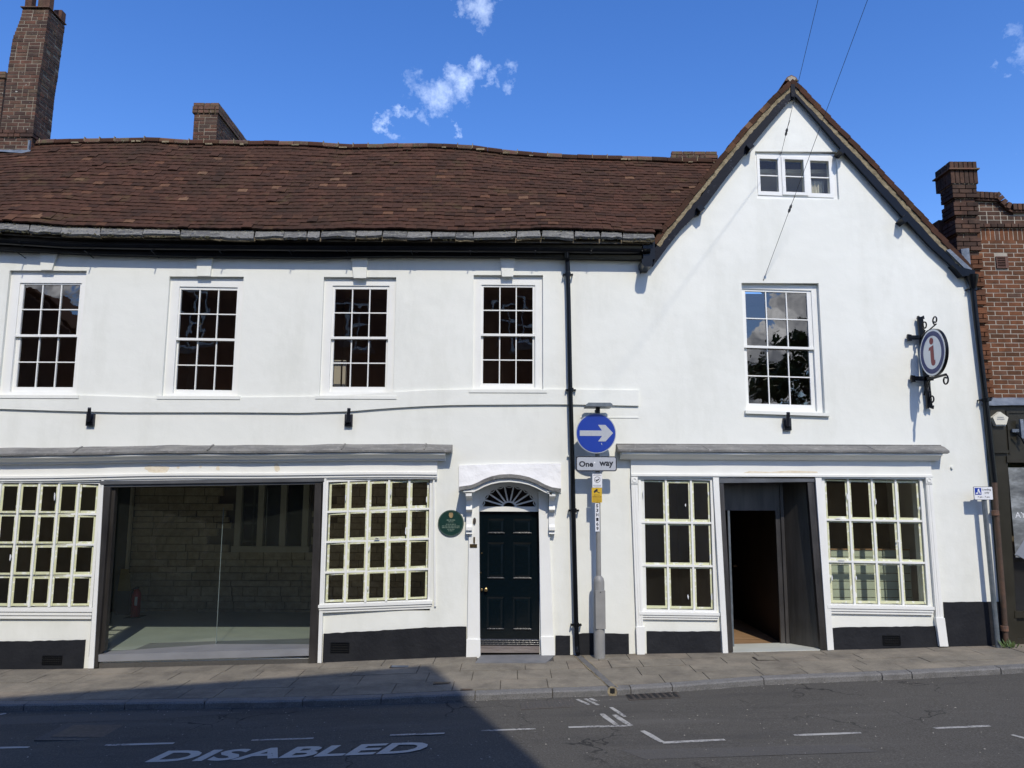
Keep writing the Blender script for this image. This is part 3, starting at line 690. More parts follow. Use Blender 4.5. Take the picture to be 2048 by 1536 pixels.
# upstairs sash windows
def sash_window(parent,o,fr,gl,rail,slope,name='sash_window',yin=.055,ncol=3,lamp=None):
    ox=R4(*o); fx=R4(*fr); gx=R4(*gl); xc=(ox[0]+ox[1])/2; m=MB()
    # box lining: flat boards in the recess
    Y0=YF+yin
    m.box(ox[0],fx[0],Y0,Y0+.12,ox[2],ox[3]); m.box(fx[1],ox[1],Y0,Y0+.12,ox[2],ox[3]); m.box(fx[0],fx[1],Y0,Y0+.12,fx[3],ox[3]); m.box(fx[0],fx[1],Y0,Y0+.12,ox[2],fx[2])
    # upper sash
    zr=W((gl[0]+gl[1])/2,rail).z; b=.018
    s=gx[0]-fx[0]
    yu=Y0+.018; yl=Y0+.05
    m.box(fx[0],gx[0],yu,yu+.04,zr,fx[3]); m.box(gx[1],fx[1],yu,yu+.04,zr,fx[3]); m.box(gx[0],gx[1],yu,yu+.04,gx[3],fx[3])
    m.box(fx[0]-.004,fx[1]+.004,yu-.012,yl,zr-.02,zr+.018)
    P=[]
    gridsash(m,P,gx[0],gx[1],zr+.018,gx[3],ncol,2,yu+.004,b=.017)
    m.box(fx[0],gx[0],yl,yl+.04,fx[2],zr-.02); m.box(gx[1],fx[1],yl,yl+.04,fx[2],zr-.02); m.box(gx[0],gx[1],yl,yl+.04,fx[2],gx[2])
    gridsash(m,P,gx[0],gx[1],gx[2],zr-.02,ncol,2,yl+.004,b=.017)
    f_=m.shear(-slope,xc).build(name,M_JOIN,parent)
    for pn,_ in P: pn.shear(-slope,xc).build('pane',M_GLASS,f_)
    return f_
keyst=[((82,118,503),(84,106,541)),((394,427,511),(396,422,553)),((702.5,736,511),(708,733,557)),((1000,1030,513),(1004,1026,554))]
for (o,fr,gl,rail,sl),kk in zip(WIN,keyst):
    f_=sash_window(LB,o,fr,gl,rail,sl)
    ym=o[3]; xa=W(o[0],670).x; xb=W(o[1],670).x
    za=W(o[0],ym+1).z
    MB().box(xa-.05,xb+.06,YF-.045,YF+.08,za-.045,za+.004).build('sill',M_WHITE,f_)
    (a,b,yt),(c,d,yb)=kk
    MB().prism([W(a,yt),W(b,yt),W(d,yb),W(c,yb)],(0,-.035,0)).build('keystone',M_WHITE,LB)
# ---- shopfront: lead capping, cornice, fascia
def crest(parent,name,mat,prof,xs,fn):
    pf=[]
    for off,py,dz in prof: pf.append((YF-off,W(1024,py,YF-off).z+dz))
    return MB().sweep(pf,xs,fn).build(name,mat,parent)
def wav(x): return (0,.022*math.exp(-((x+8.0)/1.6)**2)*-1.2+ .004*math.sin(x*2.1)+(-.035 if False else 0)+(-.010*max(0,-1.5-x)))
xL0=-9.3
nx=lambda a,b:[a+(b-a)*i/24 for i in range(25)]
lead_r=random.Random(4)
def wavl(x):
    d=wav(x); return (d[0]+.006*math.sin(x*5.1),d[1]+.005*noise.noise(Vector((x*2.3,0,1))))
crest(LB,'lead_capping',M_LEAD,[(-.02,886,0),(0.0,889,0),(.12,893,0),(.235,900.5,0),(.235,904.5,0),(.18,906,0),(-.02,905,0)],[xL0+ (wx(903,895,11.77)-xL0)*i/90 for i in range(91)],wavl)
for px in (165,427,690,852):
    x=wx(px,890); d=wavl(x)[1]
    MB().tube([(x,YF-.0,wz(889)+d),(x,YF-.12,wz(892,1024,YF-.12)+d),(x,YF-.235,wz(899,1024,YF-.235)+d)],[.018,.016,.012],6).build('lead_roll',M_LEAD,LB)
crest(LB,'cornice',M_JOIN,[(-.02,904,0),(.205,905.5,0),(.205,909,0),(.17,911.5,0),(.15,914,0),(.11,918,0),(.105,921,0),(.07,922,0),(-.02,922,0)],nx(xL0,wx(890,912,11.85)),wav)
crest(LB,'fascia',M_JOIN,[(-.02,921,0),(.05,921,0),(.05,944.5,0),(.085,945,0),(.085,949.5,0),(.065,950.5,0),(.065,955,0),(.045,956,0),(.045,958.5,0),(-.02,959,0)],nx(xL0,wx(875,940)),wav)
rp=random.Random(11)
for x0,x1,y0,y1 in [(287,340,929,946),(352,360,932,937),(548,560,927,944),(398,404,931,936),(432,440,930,942)]:
    n=14; P=[]
    for i in range(n):
        a=2*math.pi*i/n; k=rp.uniform(.7,1.15); px=(x0+x1)/2+(x1-x0)/2*math.cos(a)*k; py=(y0+y1)/2+(y1-y0)/2*math.sin(a)*k
        p=W(px,py,YF-.052); P.append((p.x,YF-.052,p.z))
    MB().prism(P,(0,.003,0)).build('bare_patch',M_PATCHW,LB)
# ---- multi-pane shop windows with masking tape
def shop_window(parent,xl,xr,yt,yb,sill_t,sill_b,nc,nr,Yl,Yr,rows=None,weights=None,slope=0,stile=.045,bow=0,name='shop_window'):
    "xl..xr,yt..yb = glazed area in px at mid height"
    Ym=(Yl+Yr)/2; g=R4(xl,xr,yt,yb,Ym); m=MB(); P=[]
    st=stile
    frame(m,g[0]-st,g[1]+st,g[2]-.05,g[3]+.03,st,Ym-.01,Ym+.06,tb=.05,tt=.03)
    gridsash(m,P,g[0],g[1],g[2],g[3],nc,nr,Ym,b=.030,tape=.028,dep=.045,weights=weights)
    xm=(xl+xr)/2; zt=W(xm,sill_t,Ym-.05).z; zb=W(xm,sill_b,Ym-.05).z
    m.box(g[0]-st-.015,g[1]+st+.015,Ym-.02,Ym+.1,zt-.0,g[2]-.05+.001)
    sp=MB(); h=zt-zb
    sp.box(g[0]-st-.03,g[1]+st+.03,Ym-.055,YF+.02,zt-h*.36,zt); sp.box(g[0]-st-.02,g[1]+st+.02,Ym-.04,YF+.02,zt-h*.68,zt-h*.36); sp.box(g[0]-st-.01,g[1]+st+.01,Ym-.025,YF+.02,zb,zt-h*.68)
    xc=(g[0]+g[1])/2; wd=(g[1]-g[0])/2
    def warp(mb):
        out=[]
        for x,y,z in mb.v:
            t=(x-xc)/wd; yy=y+(Yr-Yl)/2*t-bow*(1-min(1,t*t)); zz=z+slope*(x-xc)
            if yy>YF+.02-1e-6 and y==YF+.02: yy=YF+.02
            out.append((x,yy,zz))
        mb.v=out; return mb
    f_=warp(m).build(name,M_JOIN,parent)
    warp(sp).build('sill',M_JOIN,f_)
    for pn,tp in P:
        q=warp(pn).build('pane',M_GLASSS,f_)
        warp(tp).build('masking_tape',M_TAPE,f_)
    return f_,g
swR,gR=shop_window(LB,653.5,857,961,1203,1206,1222,5,4,YF-.03,YF+.02,slope=.036,bow=.03)
swL,gL=shop_window(LB,-160,188,967,1213,1215,1238,9,4,YF-.02,YF-.01,slope=-.0,bow=.06)
# white boards beside the bay and the display case
def board(parent,name,pts,y0,dep,mat=M_JOIN):
    P=[W(a,b,y0) for a,b in pts]; MB().prism(P,(0,dep,0)).build(name,mat,parent)
board(LB,'corner_post',[(203,960),(207.5,960),(187,1337),(176.5,1337)],YF-.06,.1)
board(LB,'corner_post',[(647,957),(652.5,957),(642.5,1326),(635,1326)],YF-.06,.1)
board(LB,'corner_post',[(866,955),(869,955),(872,1213),(868.5,1213)],YF-.03,.06)
# ---- steel display case
hc=MB(); dc=MB()
def bar(m,pts,y0,y1):
    P=[W(a,b,y0) for a,b in pts]; m.prism(P,(0,y1-y0,0))
bar(hc,[(200,962),(648,956.5),(648,963),(200,969)],YF-.07,YF+.3)
bar(hc,[(204,968.5),(646,962.5),(646,968),(204,974.5)],YF-.04,YF+.3)
bar(dc,[(206,974),(221,974),(196,1310),(196,1335),(179.5,1337)],YF-.05,YF+.12); jb=MB(); jc=MB()
bar(jb,[(221.5,976),(231,976),(209,1300),(198,1311)],YF+.01,YF+.10)
bar(jc,[(630,966),(643,966),(634,1326),(617,1327)],YF-.05,YF+.28)
dcase=dc.build('display_case',M_STEEL,LB); hc.build('header_channel',M_CHANL,dcase); jb.build('jamb',M_STEEL,dcase); jc.build('jamb',M_STEEL,dcase)
tr=MB()
TL,TR_=W(196,1309.5,YF-.04),W(618,1297,YF-.04)
BLt,BRt=W(196,1323.5,YF-.04),W(618,1311.5,YF-.04)
back=Vector((0,.80,0))
tr.prism([TL,TR_,BRt,BLt],(0,.84,0))
tr.build('tray',M_TRAY,dcase)
a=W(180,1327,YF-.02);b=W(634,1317,YF-.02)
MB().prism([a,b,(b.x,b.y,b.z-.25),(a.x,a.y,a.z-.25)],(0,.3,0)).build('stone_base',M_PATCH,dcase)
ztop=wz(960,420)+.02
def gpt(px,py,y): p=W(px,py,y); return Vector((p.x,y,p.z))
gl0=gpt(209,1303,YF+.18); gj=gpt(432,1293,YF+.55); gr_=gpt(618,1293.5,YF+.30)
for A_,B_ in ((gl0,gj),(gj,gr_)):
    MB().add([A_,B_,(B_.x,B_.y,ztop),(A_.x,A_.y,ztop)],[(0,1,2,3)]).build('pane',M_GLASSG,dcase)
MB().box(gj.x-.0035,gj.x+.0035,gj.y-.012,gj.y+.0,gj.z,ztop-.45).build('glass_edge',M_GEDGE,dcase)
# faint ring-shaped frosting on the left sheet of glass
dirg=(gj-gl0).normalized(); cg=gpt(362,1085,YF+.42)
t_=(cg.x-gl0.x)/(gj.x-gl0.x); cg=gl0.lerp(gj,t_); cg.z=W(362,1085,cg.y).z
ov=[]; ou=[]
for i in range(41):
    a=2*math.pi*i/40; ou.append(cg+dirg*math.cos(a)*.44+Vector((0,-.006,math.sin(a)*.50))); ov.append(cg+dirg*math.cos(a)*.37+Vector((0,-.006,math.sin(a)*.42)))
MB().add(ou+ov,[(i,i+1,41+i+1,41+i) for i in range(40)]).build('frosting',M_FROST,dcase)
# ---- door, case, fanlight and hood
xd0,xd1=hDoor[0],hDoor[1]; zt=wz(1023,1018); zb=wz(1300,1018)
dz0=W(1018,1290,YF+.1).z
door=MB().box(xd0+.002,xd1-.002,YF+.115,YF+.16,dz0,W(1018,1022,YF+.1).z)
door=door.build('door',M_DOOR,LB)
YD=YF+.10
# stiles and rails proud of the field, panels inside raised mouldings
cols=[(974.6,1009),(1026,1063.4)]; rows_=[(1037.5,1067.6),(1084.8,1157.9),(1193.7,1259.6)]
X=[xd0+.002,W(974.6,1120,YD).x,W(1009,1120,YD).x,W(1026,1120,YD).x,W(1063.4,1120,YD).x,xd1-.002]
zr_=[(W(1018,b,YD).z,W(1018,a,YD).z) for a,b in rows_]
fm=MB()
fm.box(X[0],X[1],YD,YD+.013,dz0,W(1018,1022,YD).z); fm.box(X[2],X[3],YD,YD+.013,dz0,W(1018,1022,YD).z); fm.box(X[4],X[5],YD,YD+.013,dz0,W(1018,1022,YD).z)
zc=[W(1018,1022,YD).z]+[q for r_ in zr_ for q in (r_[1],r_[0])]+[dz0]
for k_ in range(4):
    for (a,b) in ((X[1],X[2]),(X[3],X[4])): fm.box(a,b,YD,YD+.013,zc[2*k_+1],zc[2*k_])
fm.build('door_frame',M_DOOR,door)
for (a,b) in ((X[1],X[2]),(X[3],X[4])):
    for z0_,z1_ in zr_:
        pm=MB(); e=.028
        O=[(a,z0_),(b,z0_),(b,z1_),(a,z1_)]; I=[(a+e,z0_+e),(b-e,z0_+e),(b-e,z1_-e),(a+e,z1_-e)]
        v=[(x,YD-.003,z) for x,z in O]+[(x,YD+.009,z) for x,z in I]
        pm.add(v,[(0,1,5,4),(1,2,6,5),(2,3,7,6),(3,0,4,7)]);         I2=[(a+e*2,z0_+e*2),(b-e*2,z0_+e*2),(b-e*2,z1_-e*2),(a+e*2,z1_-e*2)]
        pm.add([(x,YD+.009,z) for x,z in I]+[(x,YD+.004,z) for x,z in I2],[(0,1,5,4),(1,2,6,5),(2,3,7,6),(3,0,4,7),(4,5,6,7)])
        pm.build('door_panel',M_DOOR,door)
        MB().tube([(a+.006,YD-.002,z0_+.012),(b-.006,YD-.002,z0_+.012)],.015,14).build('panel_bead',M_DOORT,door,True)  # bead added along the panel foot to catch a sun glint
wb=MB(); zz=W(1018,1278,YD).z
pf=[(YD-.005,zz),(YD-.02,zz-.02),(YD-.02,zz-.032),(YD-.032,zz-.045),(YD-.032,zz-.06),(YD-.05,zz-.075),(YD-.05,zz-.1),(YD+.01,zz-.1),(YD+.01,zz)]
wb.sweep(pf,[xd0+.004,xd1-.004],lambda x:(0,0)).build('weather_bar',M_DOORT,door)
for q_ in (.018,.045,.072): MB().tube([(xd0+.004,YD-.018-q_*.35,zz-q_),(xd1-.004,YD-.018-q_*.35,zz-q_)],.014,14).build('weather_bead',M_DOORT,door,True)
MB().box(xd0-.0,xd1,YF-.02,YF+.2,wz(1305,1018),wz(1293,1018)).build('threshold',M_OAK,LB)
kp=W(972,1178.5,YD)
prof_=[(0,.012),(.02,.012),(.028,.022),(.045,.03),(.06,.027),(.068,.012),(.07,.001)]
MB().tube([(kp.x,YD-a,kp.z) for a,_ in prof_],[r for _,r in prof_],14).build('door_knob',M_BRASS,door,True)
kp=W(963.5,1179,YD)
MB().tube([(kp.x,YD-a*.5,kp.z) for a,_ in prof_],[r*.7 for _,r in prof_],12).build('lock_escutcheon',M_BRASS,door,True)
for px,py in ((963.5,1106),(961.5,1145)):
    p=W(px,py,YD); MB().disc((p.x,YD-.004,p.z),.011,(0,1,0),.01,12).build('lock',M_BRASS,door)
# fanlight
fc=W(1018,1014,YF+.09); rx=.445; rz=.345
fan=MB()
def arc(r0,n=28,a0=0,a1=math.pi): return [Vector((fc.x+rx*r0*math.cos(a0+(a1-a0)*i/n),0,fc.z+rz*r0*math.sin(a0+(a1-a0)*i/n))) for i in range(n+1)]
A_=[p+Vector((0,YF+.06,0)) for p in arc(1.0)]; B_=[p+Vector((0,YF+.06,0)) for p in arc(.93)]
fan.strip(A_,B_,(0,.04,0))
A_=[p+Vector((0,YF+.07,0)) for p in arc(.27)]; B_=[p+Vector((0,YF+.07,0)) for p in arc(.20)]
fan.strip(A_,B_,(0,.03,0))
for i in range(1,9):
    a=math.pi*i/9; d=Vector((rx*math.cos(a),0,rz*math.sin(a))); s_=Vector((-d.z,0,d.x)).normalized()*.0125; o=Vector((fc.x,YF+.072,fc.z))
    fan.prism([o+d*.25-s_,o+d*.95-s_,o+d*.95+s_,o+d*.25+s_],(0,.026,0))
for i in range(9):
    a0=math.pi*i/9;a1=math.pi*(i+1)/9; am=(a0+a1)/2; o=Vector((fc.x,YF+.074,fc.z))
    e=lambda a,r:o+Vector((rx*r*math.cos(a),0,rz*r*math.sin(a)))
    P=[e(a0,.94),e((a0*3+a1)/4,.875),e(am,.85),e((a0+3*a1)/4,.875),e(a1,.94)]; Q=[e(a0,.985),e((a0*3+a1)/4,.915),e(am,.885),e((a0+3*a1)/4,.915),e(a1,.985)]
    fan.strip(P,Q,(0,.02,0))
fan.box(xd0,xd1,YF+.05,YF+.14,W(1018,1023,YF+.05).z,fc.z+.008)
fl=fan.build('fanlight',M_JOIN,LB)
for i in range(9):
    a0=math.pi*i/9;a1=math.pi*(i+1)/9
    v=[(fc.x+rx*r*math.cos(a),YF+.088,fc.z+rz*r*math.sin(a)) for r,a in ((.22,a0),(.95,a0),(.95,(a0+a1)/2),(.95,a1),(.22,a1))]
    MB().add(v,[(0,1,2,3,4)]).build('pane',M_GLASS,fl)
# spandrel round the fanlight
ar=arc(1.0); top=W(1018,948,YF+.03).z
sp=MB(); A_=[p+Vector((0,YF+.03,0)) for p in ar]; B_=[Vector((xd0+.0 if False else max(xd0-.02,min(xd1+.02,fc.x+(p.x-fc.x)*1.35)),YF+.03,max(p.z,min(top,fc.z+(p.z-fc.z)*1.35)) )) for p in ar]
sp.strip(A_,B_,(0,.06,0)); sp.build('spandrel',M_JOIN,LB)
# pilasters
def pil(xl,xr,yt,yb,xl2,xr2,pr,name='door_pilaster',par=LB):
    MB().prism([W(xl,yt,YF-pr),W(xr,yt,YF-pr),W(xr2,yb,YF-pr),W(xl2,yb,YF-pr)],(0,pr+.02,0)).build(name,M_JOIN,par)
pil(939,958,983,1280,934.5,960,.05); pil(1077,1096,983,1280,1082,1107,.05)
pil(933,960.5,1279,1334,932,961,.07,'pilaster_block'); pil(1081.5,1108,1274,1311,1083,1110,.07,'pilaster_block')
# hood: swept lead roof on moulded boards
HT=[(918,973.5),(930,971.5),(942,970),(955,965),(968,958),(983,952.5),(1000,949),(1020,948),(1040,950),(1058,954),(1075,961),(1090,969),(1104,974.5),(1122,977)]
hp=.34
A_=[W(x,y,YF-hp) for x,y in HT]; B_=[p+Vector((0,0,-.055)) for p in A_]
hood=MB().strip(A_,B_,(0,hp+.02,0)).build('door_hood',M_LEAD,LB)
A2=[Vector((p.x*1.0,YF-hp+.04,p.z-.058)) for p in B_[1:-1]]; A2=[Vector((p.x,YF-hp+.04,p.z-.002)) for p in B_[1:-1]]; B2=[p+Vector((0,0,-.06)) for p in A2]
MB().strip(A2,B2,(0,hp-.04,0)).build('hood_moulding',M_JOIN,hood)
# rough render panel above the hood
RT=[(919,931),(1000,928),(1060,927),(1118,927)]
A_=[W(p[0],px2(RT,p[0]),YF) for p in HT]; B_=[W(x,y+8,YF) for x,y in HT]
MB().strip(A_,B_,(0,-.028,0)).build('render_panel',M_WHITE2,LB)
# scrolled consoles under the hood
for px in (939.5,1103):
    x=wx(px,1000); z1_=W(px,988,YF-.2).z
    P=[(YF-.30,z1_+.03),(YF-.30,z1_-.03),(YF-.26,z1_-.055),(YF-.20,z1_-.06),(YF-.15,z1_-.10),(YF-.13,z1_-.17),(YF-.17,z1_-.20),(YF-.18,z1_-.235),(YF-.14,z1_-.26),(YF-.09,z1_-.27),(YF-.075,z1_-.36),(YF-.09,z1_-.46),(YF-.13,z1_-.50),(YF-.13,z1_-.545),(YF-.09,z1_-.56),(YF-.10,z1_-.60),(YF-.03,z1_-.61),(YF+.0,z1_-.6),(YF+.0,z1_+.03)]
    c=MB().prism([(x-.045,a,b) for a,b in P],(.09,0,0)).build('console_bracket',M_JOIN,LB)
    MB().box(x-.085,x+.085,YF-.315,YF+.01,z1_+.028,z1_+.06).build('console_cap',M_JOIN,c)
# door furniture on the left pilaster
p=W(949,1042,YF-.05); MB().add(*(lambda n=16:([ (p.x+.022*math.cos(2*math.pi*i/n),YF-.072,p.z+.048*math.sin(2*math.pi*i/n)) for i in range(n)]+[(p.x+.024*math.cos(2*math.pi*i/n),YF-.05,p.z+.052*math.sin(2*math.pi*i/n)) for i in range(n)],[tuple(range(n))]+[(i,(i+1)%n,(i+1)%n+n,i+n) for i in range(n)]))()).build('bell_pull',M_IRON,LB)
p=W(948.5,1080,YF-.05); MB().box(p.x-.013,p.x+.013,YF-.065,YF-.05,p.z-.045,p.z+.045).build('entry_buzzer',M_BRASS,LB)
p=W(947,1091.5,YF-.05); MB().box(p.x-.055,p.x+.055,YF-.06,YF-.05,p.z-.026,p.z+.026).build('name_plate',M_BRASS,LB)
# air bricks in the plinth
def airvent(parent,x0,x1,y0,y1,pr=.03):
    a=W(x0,y1,YF-pr);b=W(x1,y0,YF-pr); m=MB(); frame(m,a.x,b.x,a.z,b.z,.014,YF-pr-.012,YF-pr+.005)
    n=9; 
    for i in range(1,n): x=a.x+(b.x-a.x)*i/n; m.box(x-.005,x+.005,YF-pr-.009,YF-pr+.005,a.z,b.z)
    for j in range(1,4): z=a.z+(b.z-a.z)*j/4; m.box(a.x,b.x,YF-pr-.011,YF-pr+.005,z-.006,z+.006)
    v=m.build('air_vent',M_BLACK,parent); MB().box(a.x,b.x,YF-pr-.003,YF-pr-.001,a.z,b.z).build('vent_back',M_HOLE,v)
airvent(LB,84,125,1311,1329); airvent(LB,661,699,1285,1305)
# ---- eaves: black boards, gutter with joints and arms
ET=[(-200,466),(0,467),(130,475),(300,478),(640,481),(1000,483),(1310,486)]
EB=[(-200,497),(0,500),(200,508),(350,512),(640,515),(780,511.5),(1000,513),(1310,519)]
ex=list(range(-200,1311,50))
A_=[W(x,px2(ET,x)-2,YF-.16) for x in ex]; B_=[W(x,px2(EB,x),YF-.12) for x in ex]
MB().strip(A_,B_,(0,.14,0)).build('eaves_board',M_BLACK,LB)
gz=[]
def gut(x):
    p=W(x,px2(ET,x)+14,YF-.21); return Vector((p.x,YF-.20,p.z))
gp=[gut(x) for x in range(-200,1311,30)]
m=MB(); n=8; v=[];
for p in gp:
    for i in range(n+1):
        a=math.pi+math.pi*i/n; v.append(p+Vector((0,math.cos(a)*.062,math.sin(a)*.062)))
f=[]
for i in range(len(gp)-1):
    for j in range(n): f.append((i*(n+1)+j,(i+1)*(n+1)+j,(i+1)*(n+1)+j+1,i*(n+1)+j+1))
gutter=m.add(v,f).tube([p+Vector((0,-.062,0)) for p in gp],.007,6).tube([p+Vector((0,.062,0)) for p in gp],.007,6).build('gutter',M_BLACK,LB,True)
for px in (44,186,307,447,587,704,833,952,1080,1183,1290):
    p=gut(px)
    mm=MB(); rr_=.068; v=[]
    for dx in (-.02,.02):
        for i in range(9):
            a=math.pi+math.pi*i/8; v.append(p+Vector((dx,math.cos(a)*rr_,math.sin(a)*rr_)))
    mm.add(v,[(j,j+1,j+10,j+9) for j in range(8)]).build('gutter_joint',M_BLACK,gutter)
for px in (51,187,318,451,588,700,827,942,1070,1179,1279):
    q=W(px,516,YF); MB().tube([(q.x,YF-.275,q.z+.035),(q.x,YF-.0,q.z+.0)],.008,6).build('gutter_arm',M_BLACK,gutter)
# ---- roof surface
YE=YF-.27; YR=14.0
EP=poly([(-300,444),(0,446),(50,448),(130,455),(300,459),(520,463.5),(700,461),(900,464),(1100,461.5),(1200,462),(1280,467),(1340,470),(1460,471)],YE)
RP=poly([(-300,310),(0,297),(60,292),(100,288),(200,286),(310,283),(380,289),(520,291),(600,292),(700,297),(870,295.5),(940,299),(1000,307),(1100,316),(1200,321),(1280,322),(1345,324),(1430,327),(1600,330)],YR)
def ez(x): return interp(x,EP)
def rz_(x): return interp(x,RP)
def roofpt(x,t):
    a=ez(x); b=rz_(x); sag=-.04*math.sin(math.pi*t)+.028*noise.noise(Vector((x*.8,t*2.2,0)))+.008*noise.noise(Vector((x*3,t*6,4)))
    return Vector((x,YE+(YR-YE)*t,a+(b-a)*t+sag*(1-.3*t)))
XR=W(1580,300,13).x
A_=[];nxr=40;ntr=6;v=[];f=[]
for i in range(nxr+1):
    for j in range(ntr+1):
        p=roofpt(XL+(XR-XL)*i/nxr,j/ntr); v.append(p+Vector((0,.03,-.035)))
for i in range(nxr):
    for j in range(ntr):
        if XL+(XR-XL)*(i+1)/nxr>2.25 and j<1+(XL+(XR-XL)*(i)/nxr-2.25)*2.2: continue
        f.append((i*(ntr+1)+j,(i+1)*(ntr+1)+j,(i+1)*(ntr+1)+j+1,i*(ntr+1)+j+1))
roof=MB().add(v,f).build('roof',M_HOLE,LB)
# back slope
v=[];f=[]
for i in range(nxr+1):
    x=XL+(XR-XL)*i/nxr; p=roofpt(x,1); v+=[p+Vector((0,0,-.03)),p+Vector((0,2.6,-2.7))]
f=[(2*i,2*i+2,2*i+3,2*i+1) for i in range(nxr)]
MB().add(v,f).build('rear_roof',M_TILE,LB)
rt=random.Random(5)
def tilebox(c,ax,up,nr,w_,l_,th,bend):
    "a slightly cambered plain tile: c = middle of the tail edge"
    v=[]
    for s_ in (0,1):
        for k,u in enumerate((-.5,0,.5)):
            cam_=bend*(1-abs(u)*2)
            v.append(c+ax*(u*w_)+up*(l_*s_)+nr*(cam_*(1-s_)))
    v+=[p-nr*th for p in v[:6]]
    f=[(0,1,4,3),(1,2,5,4),(6,9,10,7),(7,10,11,8),(0,6,7,1),(1,7,8,2),(0,3,9,6),(2,8,11,5),(3,4,10,9),(4,5,11,10)]
    return v,f
NR=27; tiles=[]
# stop the main roof where the gable roof covers it
APX=W(1585,168,YF).x; APZ=W(1585,154,YF-.12).z
for r_ in range(NR):
    t=(r_+.35)/NR; x=XL-(r_%2)*.0825+rt.uniform(-.02,.02)
    wob=rt.random()*9
    while x<XR:
        wd=.165+rt.uniform(-.006,.006); xm=x+wd/2
        p=roofpt(xm,t); q=roofpt(xm,min(1,t+.06)); p2=roofpt(xm+.1,t)
        up=(q-p).normalized(); ax=(p2-p).normalized(); nr=ax.cross(up).normalized()
        if nr.z<0: nr=-nr
        lift=.029+rt.uniform(-.002,.0025)+.010*noise.noise(Vector((xm*1.4,r_*.7,wob)))
        if rt.random()<.03: lift+=.014
        tilt=up*math.cos(.075)-nr*math.sin(.075); tw=rt.gauss(0,.006)
        ax2=(ax+up*tw).normalized()
        c=p+nr*lift+up*(rt.uniform(-.003,.003)+.010*noise.noise(Vector((xm*2.2,r_*1.3,2))))
        L0=.22
        zgab=APZ-1.19*max(0,APX-xm)
        hid=(xm>W(1312,470,YE).x and p.z<zgab-.12) or (xm>W(1322,470,YE).x and p.y<YF-.02)
        if not hid: tiles.append((c,ax2,tilt,nr,wd-.003,L0,.026,rt.uniform(.002,.009)))
        x+=wd
def emit_tiles(tl,parent,limit,key):
    tl=sorted(tl,key=key); 
    m=MB()
    for k_,a in enumerate(tl):
        c,ax,up,nr,wd,l_,th,bn=a
        if k_<limit:
            mm=MB().add(*tilebox(Vector((0,0,0)),Vector((1,0,0)),Vector((0,1,0)),Vector((0,0,1)),1,1,1,1)) if False else None
            o=MB().add(*tilebox(c,ax,up,nr,wd,l_,th,bn)).build('tile',M_TILE,parent)
        else: m.add(*tilebox(c,ax,up,nr,wd,l_,th,bn))
    if m.v: m.build('tiles',M_TILE,parent,kind='stuff')
emit_tiles(tiles,roof,300,lambda a:(0 if inframe(a[0]) else 1,a[0].y))
# ridge tiles bedded in mortar
x=XL; mo=MB(); rr_=random.Random(8)
P=[]
while x<XR-.1:
    wd=.285; a=roofpt(x,1);b=roofpt(x+wd-.008,1); a.z+=.0;b.z+=.0; off=rr_.uniform(-.006,.006)
    m=MB(); v=[]
    for p in (a,b):
        for i in range(7):
            an=R(-15)+R(210)*i/6; v.append(p+Vector((0,-math.cos(an)*.115,math.sin(an)*.085-.005+off)))
    vi=[Vector((q.x,YR+(q.y-YR)*.86,q.z-.014)) for q in v]
    n=7; f=[(i,i+1,n+i+1,n+i) for i in range(6)]+[(2*n+i,3*n+i,3*n+i+1,2*n+i+1) for i in range(6)]+[(i,2*n+i,2*n+i+1,i+1) for i in range(6)]+[(n+i,n+i+1,3*n+i+1,3*n+i) for i in range(6)]+[(0,n,3*n,2*n),(6,2*n+6,3*n+6,n+6)]
    m.add(v+vi,f).build('ridge_tile',M_MOSSY if rr_.random()<.3 else M_TILE,roof)
    if rr_.random()<.4: mo.box(b.x-.003,b.x+.010,YR-.112,YR-.03,b.z-.015,b.z+.074)
    x+=wd
x=XL
while x<XR-.1:
    wd=rr_.uniform(.03,.16)
    if rr_.random()<.28:
        p=roofpt(x,.985); mo.box(x,x+wd,YR-.125,YR-.1,p.z-.012,p.z+.012+rr_.uniform(-.008,.012))
    x+=wd+rr_.uniform(.0,.1)
mo.build('ridge_mortar',M_MORTAR,roof,kind='stuff')
# stone slates along the eaves
SX=[-200,-120,-60,0,58,120,200,285,360,440,508,566,613,640,711,764,813,863,910,947,1032,1083,1148,1201,1245,1310]
for a,b in zip(SX,SX[1:]):
    dy=rr_.uniform(-2.2,1.5); dyl=rr_.uniform(-2.2,2.2); sla=rr_.choice([-3,-1,1,3]); 
    n=4; A_=[];B_=[]
    for i in range(n+1):
        px=a+.5+(b-a-1)*i/n+ (rr_.uniform(-1,1)); t0=px2([(-300,446),(0,447),(130,455),(300,459),(520,463.5),(700,462),(900,464.5),(1100,462),(1280,467),(1310,468)],px)
        A_.append(W(px+(sla if i==n else 2),t0-3,YE+.05)+Vector((0,0.02,.0))); B_.append(W(px,t0+11+dy+dyl*i/n+rr_.uniform(-1.4,1.4),YE-.05))
    MB().strip(A_,B_,(0,.03,-.032)).build('stone_slate',M_SLAB,roof)
    if rr_.random()<.6:
        A_=[p+Vector((0,.02,-.030)) for p in B_]; C_=[p+Vector((0,.012,-.016+rr_.uniform(-.008,.008))) for p in A_]
        MB().strip(A_,C_,(0,.06,0)).build('slate_bedding',M_MORTAR,roof)
A_=[W(x,px2(ET,x)-18,YE+.14) for x in ex]; B_=[W(x,px2(ET,x)+2,YE+.03) for x in ex]
MB().strip(A_,B_,(0,.15,0)).build('eaves_packing',M_MORTARD,roof)

